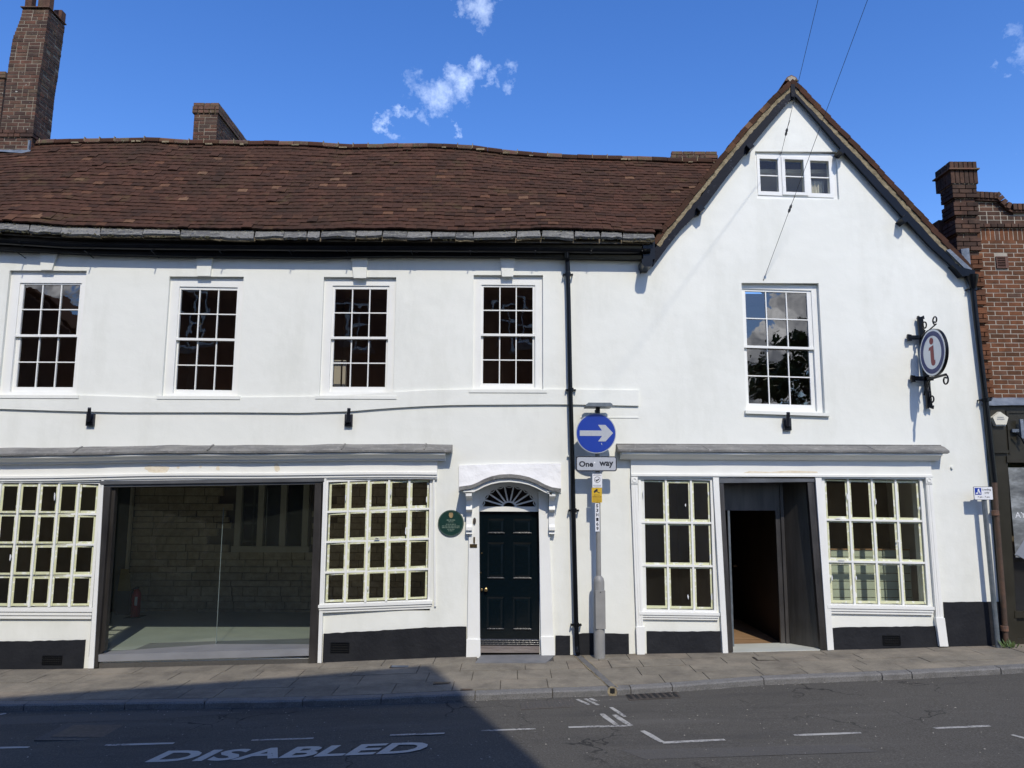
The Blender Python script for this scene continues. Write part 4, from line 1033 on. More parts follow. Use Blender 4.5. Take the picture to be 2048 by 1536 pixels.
# ================================================================== BRICKWORK TOOL
_bm={}
def brickmesh(l,d,h,mat):
    k=(round(l,3),round(d,3),round(h,3),mat.name)
    if k not in _bm:
        b=.0035; x,y,z=l/2,d/2,h/2
        m=MB(); m.v=[(-x+b,-y,-z+b),(x-b,-y,-z+b),(x-b,-y,z-b),(-x+b,-y,z-b),(-x,-y+b,-z),(x,-y+b,-z),(x,-y+b,z),(-x,-y+b,z),(-x,y,-z),(x,y,-z),(x,y,z),(-x,y,z)]
        m.f=[(0,1,2,3),(0,4,5,1),(1,5,6,2),(2,6,7,3),(3,7,4,0),(4,8,9,5),(5,9,10,6),(6,10,11,7),(7,11,8,4),(9,8,11,10)]
        me=bpy.data.meshes.new('brick'); me.from_pydata(m.v,[],m.f); bmx=bmesh.new(); bmx.from_mesh(me); bmesh.ops.recalc_face_normals(bmx,faces=bmx.faces); bmx.to_mesh(me); bmx.free(); me.materials.append(mat); _bm[k]=me
    return _bm[k]
class Bricks:
    "collects bricks (matrix, size, parent); the 300 that show largest become objects"
    def __init__(s): s.b=[]
    def add(s,c,size,mat,parent,out='-y',name='brick',rot=0):
        Rm={'-y':Matrix(),'+x':Matrix.Rotation(R(90),4,'Z'),'-x':Matrix.Rotation(R(-90),4,'Z')}[out]
        s.b.append((Matrix.Translation(c)@Rm@Matrix.Rotation(rot,4,'Y'),size,mat,parent,name,out))
    def flush(s,limit):
        def score(b):
            p=b[0].translation
            if not inframe(p,5): return -1
            d=proj(p)[2]; a=1 if b[5]=='-y' else abs(p.x)/12
            return b[1][0]*b[1][2]*a/d/d
        s.b.sort(key=score,reverse=True); rest={}
        for i,b in enumerate(s.b):
            M,sz,mat,par,name,_=b; me=brickmesh(*sz,mat)
            if i<limit and score(b)>0: put(name,me,M,par)
            else:
                mb=rest.setdefault((par.name,mat.name),(MB(),par,mat))[0]
                mb.add([M@v.co for v in me.vertices],[tuple(p.vertices) for p in me.polygons])
        for mb,par,mat in rest.values(): mb.build('bricks',mat,par,kind='stuff')
CR=.075; rb=random.Random(21)
def course(B,x0,x1,yf,z,k,mat,parent,h=.065,depth=.10,out='-y',fix=None,head=.5,bond='stretcher',off=0.0,jit=.002):
    "one course from x0 to x1 on the face; out='+x' / '-x': x is then Y and yf the X of the face"
    a=x0-[0,.1125][k%2]-off; seg=[]
    while a<x1-.005:
        l=.215
        if bond=='header': l=.1025
        if bond=='mixed' and rb.random()<.25: l=.1025
        b=a+l; s0=max(a,x0); s1=min(b,x1)
        if s1-s0>.05: seg.append([s0,s1])
        elif s1>s0 and seg: seg[-1][1]=s1
        a=b+.010
    if seg: seg[0][0]=x0; seg[-1][1]=x1
    for s0,s1 in seg:
        c=(s0+s1)/2; q=yf+depth/2+rb.uniform(-jit,jit)
        if out=='-y': P=(c,q,z)
        elif out=='+x': P=(yf-depth/2+rb.uniform(-jit,jit),c,z)
        else: P=(yf+depth/2+rb.uniform(-jit,jit),c,z)
        B.add(P,(round((s1-s0)/.01)*.01,depth,h),mat,parent,out)
# ------------------------------------------------------------------ chimneys of the long range
BR=Bricks()
# 1 tall leaning stack at the left
Y1=13.8
CL=[(12.5,45.8),(35,41),(77,25),(120,18),(146,14.6),(200,8),(237,3),(275,-3),(300,-4)]; CC=[(17,98),(62,91.7),(112,85),(167,76),(235,69),(271,64.6),(300,62)]
ch1=MB(); zt1=W(70,13,Y1).z; zb1=W(30,300,Y1).z-.2
def cx(tab,py): return interp(py,tab)
A_=[];n=int((zt1-zb1)/CR)
core=MB(); LCx=[];RCx=[]
tab=[]
for py in range(0,310,3): tab.append((W(50,py,Y1).z,W(cx(CL,py),py,Y1).x,W(cx(CC,py),py,Y1).x))
tab.sort()
tL=[(a,b) for a,b,c in tab]; tR=[(a,c) for a,b,c in tab]
for i in range(n+1):
    z=zb1+i*CR; LCx.append(Vector((interp(z,tL)+.005,Y1+.005,z))); RCx.append(Vector((interp(z,tR)-.005,Y1+.005,z)))
chim=MB().strip(LCx,RCx,(0,.54,0)).build('chimney',M_MORTARC,LB)
ledge=W(40,268,Y1).z
for i in range(n):
    z=zb1+(i+.5)*CR; pr=.0
    if abs(z-ledge)<CR*.6: pr=.03
    if z>zt1-.08: pr=.025
    x0=interp(z,tL)-pr;x1=interp(z,tR)+pr+rb.uniform(-.003,.003)
    mt=M_BRICKOLD
    course(BR,x0,x1-.0,Y1-pr,z,i,mt,chim,bond='mixed',jit=.004)
    course(BR,Y1+.105-pr,Y1+.545+pr,x1,z,i+1,mt,chim,out='+x',bond='mixed',jit=.005)
# crown: short brick piers round an opening
for x0,x1,y0,y1,h in [(interp(zt1,tL)+.02,interp(zt1,tL)+.15,Y1+.02,Y1+.15,.5),(interp(zt1,tR)-.14,interp(zt1,tR)-.01,Y1+.02,Y1+.15,.5),(interp(zt1,tR)-.16,interp(zt1,tR)+.0,Y1+.40,Y1+.54,.20),(interp(zt1,tL)+.02,interp(zt1,tL)+.15,Y1+.40,Y1+.54,.5)]:
    MB().box(x0,x1,y0,y1,zt1-.05,zt1+h).build('crown_pier',M_BRICKOLD,chim)
MB().box(interp(zt1,tL)-.03,interp(zt1,tR)+.02,Y1-.03,Y1+.56,zt1-.03,zt1-.012).build('tile_ledge',M_MOSSY,chim)
# lead round its foot
fz=W(30,300,Y1-.05).z
MB().prism([(W(-40,302,Y1-.04).x,Y1-.05,fz),(W(62,302,Y1-.04).x,Y1-.05,fz),(W(58,307,Y1-.1).x,Y1-.13,fz-.10),(W(-40,307).x-.4,Y1-.13,fz-.10)],(0,.03,.02)).build('lead_flashing',M_LEADB,chim)
MB().box(W(60,280,Y1).x,W(60,280,Y1).x+.03,Y1-.05,Y1+.45,fz-.05,fz+.2).build('lead_flashing',M_LEADB,chim)
def stack(px0,px1,ytop,Yf,depth,ybase,cap,mat=M_BRICKOLD,capmat=M_MOSSY,over=.03):
    zt_=W((px0+px1)/2,ytop,Yf).z; zb_=W((px0+px1)/2,ybase,Yf).z-.25; ym=(ytop+ybase)/2
    x0=W(px0,ym,Yf).x;x1=W(px1,ym,Yf).x
    c=MB().box(x0+.005,x1-.005,Yf+.005,Yf+depth-.005,zb_,zt_-.01).build('chimney',M_MORTARC,LB)
    n=int((zt_-zb_)/CR)
    for i in range(n+1):
        z=zt_-CR*(i+.5)
        pr=over*.6 if i==0 else (over if i<=cap-1 else 0); mt=capmat if i<cap else mat
        course(BR,x0-pr,x1+pr,Yf-pr,z,i,mt,c,bond='mixed',jit=.004)
        course(BR,Yf+.105-pr,Yf+depth+pr,x1+pr,z,i+1,mt,c,out='+x',bond='mixed',jit=.004)
    return c
stack(387,434,206,14.35,1.75,292,3)
stack(1345,1432,303,14.5,.9,322,2)
stack(-150,3,143,14.6,.7,292,2)
BR.flush(300)

# ================================================================== GABLED HOUSE
XR_=wx(1975,930)
GH=thing('gabled_house','white rendered gabled house with steep tiled roof and black bargeboards above a wide shopfront','building',((XB+XR_)/2,12.15,zg(4.5)))
WG=((1482,1645,564,829),(1491,1632,577,820),(1498,1623,581.5,807),693,.03)
oA=(1512,1676,303,398.5)
hW=tuple(R4(1488,1644,566,828)); hA=tuple(R4(*oA))
hs1=(wx(1279,1090),wx(1430,1090),wz(1221,1360),wz(957,1350)); 
hdr=(wx(1443,1130),wx(1643,1130),-.5,wz(957,1540)); 
hs2=(wx(1654,1090),wx(1851,1090),wz(1211,1760),wz(957,1750))
aL=W(1585,191);bL=W(1348,473);bR=W(1920.5,548)
clip=[(aL+Vector((0,0,.04)),Vector((-(aL.z-bL.z),0,(aL.x-bL.x)))),(aL+Vector((0,0,.04)),Vector(((aL.z-bR.z),0,(bR.x-aL.x))))]
gw=wall_with_holes(XB,XR_,-.6,aL.z+.1,[hW,hA,hs1,hdr,hs2],clip=clip).build('wall',M_WHITE,GH)
plinth([(1293,1262),(1345,1263),(1440,1262)],[(1290,1309),(1370,1308),(1447,1306)],GH,.02)
plinth([(1664,1256),(1690,1254),(1875,1252)],[(1668,1301),(1770,1297),(1882,1294)],GH,.02)
plinth([(1886,1204),(1975,1203),(1998,1203)],[(1892,1292),(1960,1291),(2003,1290)],GH,.02)
MB().box(wx(1263,1290),wx(1276,1290),YF-.02,YF+.0,-.3,.1)
airvent(GH,1766,1800,1271,1290,.02)
def sashG():
    o,fr,gl,rail,sl=WG
    f_=sash_window(GH,(1488,1644,566,828),fr,gl,rail,-sl*0+.026,yin=.07)
    a=W(1497,824,YF).x; z=W(1575,824,YF).z
    MB().add([],[]).box(a-.06,W(1657,824).x,YF-.05,YF+.09,z-.05,z).shear(-.03,wx(1575,824)).build('sill',M_WHITE,f_)
sashG()
# attic casement: three lights
fr=R4(1516,1667,310,391); m=MB(); yA=YF+.045
m.box(hA[0],fr[0],yA,yA+.15,hA[2],hA[3]); m.box(fr[1],hA[1],yA,yA+.15,hA[2],hA[3]); m.box(fr[0],fr[1],yA,yA+.15,fr[3],hA[3]); m.box(fr[0],fr[1],yA,yA+.15,hA[2],fr[2])
L3=[R4(1521.5,1558,318,382.5),R4(1571.5,1609,318,383.5),R4(1623,1660.5,320,385)]
xcA=(hA[0]+hA[1])/2; zt_=L3[1][3]; zb_=L3[1][2]
m.box(fr[0],L3[0][0],yA-.015,yA+.08,fr[2],fr[3]); m.box(L3[0][1],L3[1][0],yA-.015,yA+.08,fr[2],fr[3]); m.box(L3[1][1],L3[2][0],yA-.015,yA+.08,fr[2],fr[3]); m.box(L3[2][1],fr[1],yA-.015,yA+.08,fr[2],fr[3])
for q in L3: m.box(q[0],q[1],yA-.015,yA+.08,fr[2],zb_); m.box(q[0],q[1],yA-.015,yA+.08,zt_,fr[3]); m.box(q[0],q[1],yA+.005,yA+.03,(zb_+zt_)/2-.009,(zb_+zt_)/2+.009)
# middle light stands proud
q=L3[1]; frame(m,q[0]-.055,q[1]+.055,zb_-.05,zt_+.045,.055,yA-.032,yA-.014,tb=.05,tt=.045)
at=m.shear(-.035,xcA).build('attic_window',M_JOIN,GH)
for q in L3:
    for a,b in ((zb_,(zb_+zt_)/2-.009),((zb_+zt_)/2+.009,zt_)):
        MB().add([(q[0],yA+.02,a),(q[1],yA+.02,a),(q[1],yA+.02,b),(q[0],yA+.02,b)],[(0,1,2,3)]).shear(-.035,xcA).build('pane',M_GLASSS,at)
for px,py in ((1568,318),(1568,376)):
    p=W(px,py,yA-.035); MB().tube([(p.x,yA-.035,p.z-.03),(p.x,yA-.035,p.z+.03)],.006,6).build('hinge',M_JOIN,at)
cu=MB();cxs=[L3[2][0]-.03+i*(.36)/24 for i in range(25)]
A_=[Vector((x,YF+.32+.02*math.sin(i*1.7),zb_-.3)) for i,x in enumerate(cxs)]; B_=[p+Vector((0,0,.62)) for p in A_]
cu.strip(A_,B_,(0,.004,0)).build('net_curtain',M_INTW,at)
# bargeboards
YB=YF-.10
LO=[(1589,163),(1535,222),(1491.5,268),(1440,327),(1400,375),(1348,438),(1318,474),(1302,500)]
LI=[(1589,190),(1548,237),(1505,289),(1455,352),(1412,410),(1364,457),(1336,492),(1306,533)]
RO=[(1589,163),(1640,222),(1700,288),(1760,356),(1820,424),(1880,492),(1942,546)]
RI=[(1589,190),(1633,240),(1681,296),(1745,367),(1808,436),(1862,494),(1924,550)]
LO=[(1589,166)]+[(x-14,y-12.5) for x,y in LI[1:]]
RO=[(1589,166)]+[(x+14,y-13.5) for x,y in RI[1:-1]]+[(1943,538)]
MB().strip([W(*p,YB) for p in LO],[W(*p,YB) for p in LI],(0,.035,0)).build('bargeboard',M_BARGE,GH)
MB().strip([W(*p,YB) for p in RO],[W(*p,YB) for p in RI],(0,.035,0)).build('bargeboard',M_BLACK,GH)
def shrinkd(P,d): return [(x,y+d) for x,y in P]
MB().strip([W(x,y+3,YB+.03) for x,y in LO],[W(x+.5,y-3,YB+.03) for x,y in LI],(0,.08,0)).build('barge_soffit',M_BLACK,GH)
MB().strip([W(x,y+3,YB+.03) for x,y in RO],[W(x-.5,y-3,YB+.03) for x,y in RI],(0,.08,0)).build('barge_soffit',M_BLACK,GH)
# purlin ends
for px,py in ((1501,291),(1402,416),(1686,299.5),(1811,437)):
    p=W(px,py,YF-.2); an=R(40) if px<1585 else R(-42); M=Matrix.Translation(p)@Matrix.Rotation(an*-1,4,'Y')
    MB().box(-.045,.045,-.0,.22,-.05,.05,M).build('purlin_end',M_BLACK,GH)
p=W(1586,180,YB-.02); MB().box(p.x-.035,p.x+.035,YB-.03,YB+.1,p.z-.12,p.z+.10).build('apex_block',M_BARGE,GH)
p=W(1294,525,YF-.3); MB().prism([(p.x-.085,YF-.33,p.z+.05),(p.x+.085,YF-.33,p.z+.05),(p.x+.085,YF-.33,p.z-.03),(p.x+.05,YF-.33,p.z-.075),(p.x-.05,YF-.33,p.z-.075),(p.x-.085,YF-.33,p.z-.03)],(0,.35,0)).build('corbel',M_BLACK,GH)
p=W(1295,500,YF-.2); MB().box(p.x-.07,p.x+.12,YF-.2,YF+.0,p.z-.15,p.z+.16).build('corbel',M_BLACK,GH)
p=W(1926,548,YB); MB().prism([W(1905,530,YB-.04),W(1925,552,YB-.04),W(1950,551,YB-.04),W(1950,541,YB-.04)],(0,.2,0)).build('corbel',M_BLACK,GH)
# roof slopes
def vertline(P,Y): return [W(a,b,Y) for a,b in P]
YV=YF-.12
LT=vertline([(1583,159),(1545,194),(1486,259),(1435,321),(1393,373),(1348,430),(1322,460),(1306,484)],YV)
RTl=vertline([(1583,157),(1607,178),(1680,254),(1741,317),(1820,402),(1880,467),(1930,519),(1946,538)],YV)
def along(P,s):
    tot=0
    for a,b in zip(P,P[1:]):
        l=(b-a).length
        if tot+l>=s: return a.lerp(b,(s-tot)/l),(b-a).normalized()
        tot+=l
    return P[-1]+(P[-1]-P[-2]).normalized()*(s-tot),(P[-1]-P[-2]).normalized()
def plen(P): return sum((b-a).length for a,b in zip(P,P[1:]))
YBK=18.5
gr=MB()
for P in (LT,RTl):
    e=P[-1]+(P[-1]-P[-2]).normalized()*.1
    A_=[p+Vector((0,.03,-.045)) for p in P]; B_=[p+Vector((0,YBK-YV,-.045)) for p in P]
    gr.strip(A_,B_,(0,0,-.02))
groof=gr.build('roof',M_HOLE,GH)
gt=[]
for side,P in ((-1,LT),(1,RTl)):
    n=int(plen(P)/.115)
    for r_ in range(n+1):
        s_=plen(P)-r_*.115
        p,d=along(P,max(0,s_)); up=-d; nr=Vector((0,1,0)).cross(up); 
        if nr.z<0: nr=-nr
        y=YV-(r_%2)*.0; first=.165 if r_%2 else .25
        while y<YBK:
            wd=first if y==YV else .165
            lift=.016+rt.uniform(-.004,.008); tilt=up*math.cos(.07)-nr*math.sin(.07)
            c=Vector((p.x,y+wd/2+rt.uniform(-.004,.004) - (rt.uniform(0,.012) if y==YV else 0),p.z))+nr*lift+up*rt.uniform(-.006,.006)
            gt.append((c,Vector((0,1,0)),tilt,nr,wd-.004,.20 if s_>.2 else .12,.078 if y==YV else .018,rt.uniform(.001,.005)))
            y+=wd
emit_tiles(gt,groof,240,lambda a:a[0].y)
# verge mortar and undercloak
for P,nm in ((LT,1),(RTl,2)):
    A_=[];B_=[]; L_n=plen(P); k=70
    for i in range(k+1):
        p,d=along(P,L_n*i/k); nn=Vector((d.z,0,-d.x)); nn=nn if nn.z<0 else -nn
        A_.append(p+Vector((0,.014+rt.uniform(-.006,.006),0))+nn*.072); B_.append(p+Vector((0,.018,0))+nn*(.136+rt.uniform(-.008,.01)))
    MB().strip(A_,B_,(0,.10,0)).build('verge_mortar',M_MORTAR,groof)
p=W(1583,153,YV); 
y=YV
while y<YBK:
    MB().prism([(p.x-.11,y,p.z-.075),(p.x-.075,y,p.z-.01),(p.x,y,p.z+.028),(p.x+.075,y,p.z-.01),(p.x+.11,y,p.z-.075),(p.x,y,p.z-.06)],(0,.3,0)).build('ridge_tile',M_MOSSY,groof); y+=.31
MB().prism([(p.x-.075,YV-.006,p.z-.03),(p.x,YV-.006,p.z+.01),(p.x+.075,YV-.006,p.z-.03),(p.x+.03,YV-.006,p.z-.09),(p.x-.03,YV-.006,p.z-.09)],(0,.02,0)).build('ridge_mortar',M_MORTARG,groof)
# lead soaker where the verge meets the neighbour
MB().prism([W(1922,498,YF-.02),W(1938,496,YF-.02),W(1943,541,YF-.02),W(1926,524,YF-.02)],(0,.12,0)).build('lead_flashing',M_LEADB,GH)
MB().prism([W(1893,500,YV-.01),W(1900,498,YV-.01),W(1944,538,YV-.01),W(1938,545,YV-.01)],(0,.1,0)).build('lead_flashing',M_LEADB,GH)
# ---- shopfront
a0=wx(1236,892,11.8); a1=wx(1896,892,11.8)
wg=lambda x:(0,.0)
def wgl(x): return (.004*math.sin(x*4),.004*noise.noise(Vector((x*2.5,3,1))))
crest(GH,'lead_capping',M_LEAD,[(-.02,885,0),(0,887.5,0),(.10,890,0),(.235,898,0),(.235,902,0),(.17,904,0),(-.02,903,0)],[a0+(a1-a0)*i/80 for i in range(81)],wgl)
MB().box(wx(1232,888),wx(1880,888),YF-.03,YF+.02,wz(891.5),wz(886.5)).build('lead_upstand',M_LEAD,GH)
for px in (1403,1566,1731):
    x=wx(px,890); MB().tube([(x-.03,YF-.02,wz(890)),(x,YF-.12,wz(892,1024,YF-.12)),(x+.05,YF-.235,wz(898,1024,YF-.235))],[.02,.018,.01],6).build('lead_roll',M_LEAD,GH)
crest(GH,'cornice',M_JOIN,[(-.02,902,0),(.20,903.5,0),(.20,907,0),(.165,909,0),(.14,912,0),(.10,915.5,0),(.08,918,0),(-.02,918,0)],[wx(1243,905,11.8),wx(1500,905),wx(1885,905,11.8)],wg)
crest(GH,'fascia',M_JOIN,[(-.02,917,0),(.045,917,0),(.045,946.5,0),(.075,947,0),(.075,951,0),(.05,952,0),(.05,954.5,0),(-.02,955,0)],[wx(1261,930),wx(1500,930),wx(1859,930)],wg)
P=[W(x,y,YF-.047) for x,y in [(1486,946),(1500,942),(1540,944),(1580,941),(1634,943),(1636,946)]]
MB().prism(P,(0,.002,0)).build('bare_patch',M_PATCHW,GH)
for (a,b,c,d,e,f_) in ((1262,1275,953,1256,1273.5,1286.5),(1851,1863,953,1238,1873,1887)):
    pil(a,b,c,e and d,e,f_,.055,'shop_pilaster',GH)
    xm=(a+b)/2
    pl=W(xm+.3,960,YF-.055); MB().box(pl.x-.05,pl.x+.05,YF-.07,YF-.05,pl.z-.055,pl.z+.05).build('corner_block',M_JOIN,GH)
    MB().ring((pl.x,YF-.078,pl.z),.02,.036,(0,1,0),(0,0,1),.01,n=20).build('rosette',M_JOIN,GH)
pil(1272.5,1290,1254,1309,1274.5,1290,.075,'pilaster_block',GH); pil(1872,1889.5,1236,1293,1880,1897,.075,'pilaster_block',GH)
for k_ in range(2):
    for (a,b) in (((1265.5+k_*4.5,968,1278.5+k_*4.5,1250),(0,0)),):
        P=[W(a[0],a[1],YF-.06),W(a[0]+1.2,a[1],YF-.06),W(a[2]+1.2,a[3],YF-.06),W(a[2],a[3],YF-.06)]
        MB().prism(P,(0,.01,0)).build('reed',M_JOIN,GH)
    P=[W(1854+k_*4.5,968,YF-.06),W(1855.2+k_*4.5,968,YF-.06),W(1877.2+k_*4.5,1234,YF-.06),W(1876+k_*4.5,1234,YF-.06)]
    MB().prism(P,(0,.01,0)).build('reed',M_JOIN,GH)
board(GH,'doorway_post',[(1426,954),(1437.5,954),(1456.5,1306.5),(1446,1307)],YF-.06,.12)
board(GH,'doorway_post',[(1631,953.5),(1643,953.5),(1668,1300),(1655.5,1300.5)],YF-.06,.12)
w1,g1_=shop_window(GH,1284,1424,960,1219.5,1225,1240,3,3,YF-.01,YF-.01,weights=[1.22,1.22,.93],slope=-.008,stile=.04)
w2,g2_=shop_window(GH,1655,1847,958.5,1209,1212,1229,4,3,YF-.01,YF-.01,slope=-.012,stile=.04)
# ---- steel lined open doorway
dk=MB(); hk=MB()
bar(hk,[(1438,955),(1629,954),(1629,963.5),(1438,966)],YF-.05,YF+.5)
bar(dk,[(1438.5,966),(1447,966),(1466.5,1303.5),(1457,1305)],YF-.04,YF+.42)
bar(dk,[(1615,965),(1627,964),(1655,1299.5),(1642,1300)],YF-.04,YF+.05)
dw=dk.build('doorway_lining',M_STEEL,GH); hk.build('header_channel',M_CHANL,dw)
# splayed side panel, rear frame, transom
fr0=W(1613,966,YF+.05); fr1=W(1640,1300,YF+.05); yb=YF+.50
bk0=W(1560,966,yb); bk1=W(1578,1286,yb)
xj_=W(1578,1286,yb).x; ztp=wz(955,1540)
MB().prism([(fr1.x,YF+.05,-.3),(xj_-.03,yb+.03,-.3),(xj_-.03,yb+.03,ztp),(fr1.x,YF+.05,ztp)],(.04,.02,0)).build('side_panel',M_STEEL,dw)
xj=W(1578,1286,yb).x
MB().box(xj-.05,xj+.0,yb-.03,yb+.05,-.2,ztp).build('rear_jamb',M_STEEL,dw)
MB().box(xj-.125,xj-.052,yb+.0,yb+.05,-.2,ztp).build('rear_jamb',M_STEEL,dw)
xl_=W(1466.5,1295,YF+.38).x
MB().box(xl_-.03,xj-.05,yb-.01,yb+.04,W(1500,1021,yb).z,ztp).build('transom_panel',M_STEEL,dw)
MB().box(xl_-.02,xl_+.012,YF+.36,YF+.42,.0,W(1500,1021,yb).z).build('door_edge',M_GALV,dw)
zs=W(1550,1300,YF).z
a=W(1456,1305,YF-.02);b=W(1658,1299,YF-.02)
MB().prism([a+Vector((0,0,.004)),b+Vector((0,0,.004)),(b.x+.1,12.555,b.z+.006),(a.x-.1,12.555,a.z+.006)],(0,0,-.08)).build('threshold_slab',M_FLOORP,dw)
MB().prism([a+Vector((0,0.01,0)),b+Vector((0,0.01,0)),b+Vector((0,.01,-.3)),a+Vector((0,.01,-.3))],(0,.4,0)).build('door_step',M_PATCH,dw)

# ================================================================== INTERIORS (rooms behind the glass)
def room(parent,x0,x1,y0,y1,z0,z1,mf,mw,mc,back=True,mb=None):
    t=.06
    MB().box(x0,x1,y0,y1,z0-t,z0).build('room_floor',mf,parent)
    MB().box(x0,x1,y0,y1,z1,z1+t).build('ceiling',mc,parent)
    MB().box(x0-t,x0,y0,y1,z0-t,z1+t).build('room_wall',mw,parent)
    MB().box(x1,x1+t,y0,y1,z0-t,z1+t).build('room_wall',mw,parent)
    MB().box(x0-t,x1+t,y1,y1+t,z0-t,z1+t).build('room_wall',mb or mw,parent)
yi=YF+.30
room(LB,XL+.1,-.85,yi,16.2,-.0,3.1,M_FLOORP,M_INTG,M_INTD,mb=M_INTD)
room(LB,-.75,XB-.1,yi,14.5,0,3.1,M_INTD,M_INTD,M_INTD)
xgw=W(263,1050,16.0).x; MB().box(XL+.2,xgw,15.98,16.12,0,3.05).build('room_wall',M_INTG,LB)
for k_,(a,b) in enumerate([(XL+.1,-6.2),(-6.1,-3.3),(-3.2,-.9),(-.8,XB-.1)]):
    room(LB,a,b,yi,14.3,3.75,6.05,M_INT,M_INT,M_INT)
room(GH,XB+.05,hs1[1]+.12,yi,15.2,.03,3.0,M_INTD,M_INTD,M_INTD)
room(GH,hs2[0]-.0,XR_-.62,yi,14.0,.03,3.0,M_INTW,M_INTW,M_INTD,mb=M_HIN)  # floor made white to bounce light into the room
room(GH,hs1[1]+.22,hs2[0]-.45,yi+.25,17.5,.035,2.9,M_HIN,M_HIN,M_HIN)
room(GH,XB+.05,XR_-.3,yi,15.2,3.7,5.6,M_INT,M_INTD,M_INTD)
room(GH,3.7,5.6,yi,13.3,6.75,7.75,M_INTW,M_INTW,M_INTW)
MB().box(XL,XR_,YF+.1,YF+.3,3.1,3.7)
# floor boards seen through the open door
y=12.56
x0=hs1[1]+.25; x1=hs2[0]-.5; rf=random.Random(2)
while y<15.0:
    x=x0-rf.random()*.9
    while x<x1:
        l=rf.uniform(.7,1.3); a=max(x,x0);b=min(x+l,x1)
        if b-a>.05: MB().box(a+.001,b-.001,y+.001,y+.109,.02,.047).build('floor_board',M_WOODF,GH)
        x+=l
    y+=.11
ct=thing('shop_counter','orange panelled counter standing in the dark room behind the open doorway','counter',(4.6,14.4,.05))
MB().box(4.55,5.3,15.4,15.9,.047,1.0).build('body',M_ORANGE,ct); MB().box(4.3,5.32,15.25,15.98,1.0,1.04).build('top',M_WOODF,ct)
# slat-board display behind the right-hand shop window
sb=thing('slat_board_display','pale green slatted display board with wooden edge behind the right-hand shop window','display board',(5.9,12.9,.1))
z=.1; zt_=W(1700,1100,12.9).z; xa=W(1663,1150,12.9).x; xb_=W(1822,1150,12.9).x
i=0
while z<zt_-.02:
    h=min(.125,zt_-z); MB().box(xa,xb_,12.9,12.93,z+.004,z+h-.004).build('slat',M_SLAT,sb); z+=.129
MB().box(xa,xb_,12.915,12.96,.1,zt_).build('backing',M_SLATB if False else M_INTD,sb)
MB().box(xa-.03,xa-.001,12.885,12.96,.06,zt_+.02).build('edge_trim',M_WOODF,sb); MB().box(xa-.03,xb_,12.885,12.96,zt_,zt_+.02).build('edge_trim',M_WOODF,sb)
# rubble wall and stone mullioned window at the back of the left-hand room
rs=random.Random(9); z=-.1; yb_=16.14; k_=0
hw=(W(478,1060,16.1).x,W(612,1060,16.1).x,W(540,1092,16.1).z,3.1)
small=[]
while z<2.95:
    h=rs.uniform(.11,.2); x=xgw+.02-rs.random()*.3
    while x<-.9:
        wd=rs.uniform(.22,.62); a,b=x+.008,x+wd-.008
        if b>xgw+.05 and not (b>hw[0]-.1 and a<hw[1]+.1 and z+h>hw[2]-.1):
            d=rs.uniform(0,.035)
            MB().box(max(a,xgw),min(b,-.86),yb_-.06-d,yb_+.02,z+.007,z+h-.007).build('stone',M_RUBBLE,LB)
        x+=wd
    z+=h
m=MB(); m.box(hw[0]-.1,hw[1]+.1,yb_-.16,yb_+.0,hw[2]-.12,hw[2]-.0)
nml=3
for i in range(nml+1):
    x=hw[0]+(hw[1]-hw[0])*i/nml; m.box(x-.06,x+.06,yb_-.14,yb_+.02,hw[2],3.1)
MB_=m.build('mullioned_window',M_CREAMW,LB)
for i in range(nml):
    x=hw[0]+(hw[1]-hw[0])*i/nml; MB().box(x+.06,x+(hw[1]-hw[0])/nml-.06,yb_-.05,yb_-.04,hw[2],3.1).build('pane',M_GLASSG,MB_)
MB().box(xgw-.02,xgw+.03,15.9,15.97,0,3.0).build('service_pipe',M_CREAMW,LB)
# fire extinguisher
E0=W(270,1238,15.4); ez0=.0
ex_=thing('fire_extinguisher','red fire extinguisher behind the left edge of the steel display case','fire extinguisher',(E0.x,15.4,.2))
z0=W(270,1236,15.4).z; z1=W(270,1180,15.4).z; r=.085
MB().tube([(E0.x,15.4,z0),(E0.x,15.4,z0+.01),(E0.x,15.4,z1-.08),(E0.x,15.4,z1-.02),(E0.x,15.4,z1+.03)],[r*.9,r,r,r*.7,.025],18).build('body',M_EXT,ex_,True)
MB().box(E0.x-.02,E0.x+.02,15.35,15.45,z1+.02,z1+.06).build('valve',M_SBLACK,ex_)
MB().tube([(E0.x,15.38,z1+.05),(E0.x-.1,15.36,z1),(E0.x-.12,15.35,z1-.25)],.011,6).build('hose',M_SBLACK,ex_)
MB().box(E0.x+.01,E0.x+.06,15.311,15.316,z1-.28,z1-.12).build('instruction_label',M_SWHITE,ex_)
MB().box(E0.x-.15,E0.x+.15,15.2,15.6,0,z0).build('stand',M_INTG,ex_)
yg=W(248,1160,15.6)
ws=thing('wet_floor_sign','dull yellow folding floor sign leaning left of the fire extinguisher','folding sign',(yg.x,15.6,0))
a=W(235,1182,15.6);b=W(262,1182,15.6);c=W(257,1138,15.6);d=W(242,1138,15.6)
MB().prism([a,b,c,d],(0,.02,0)).build('front_leaf',M_YELD,ws); MB().box(a.x,b.x,15.6,15.85,0,a.z).build('plinth_box',M_INTG,ws)
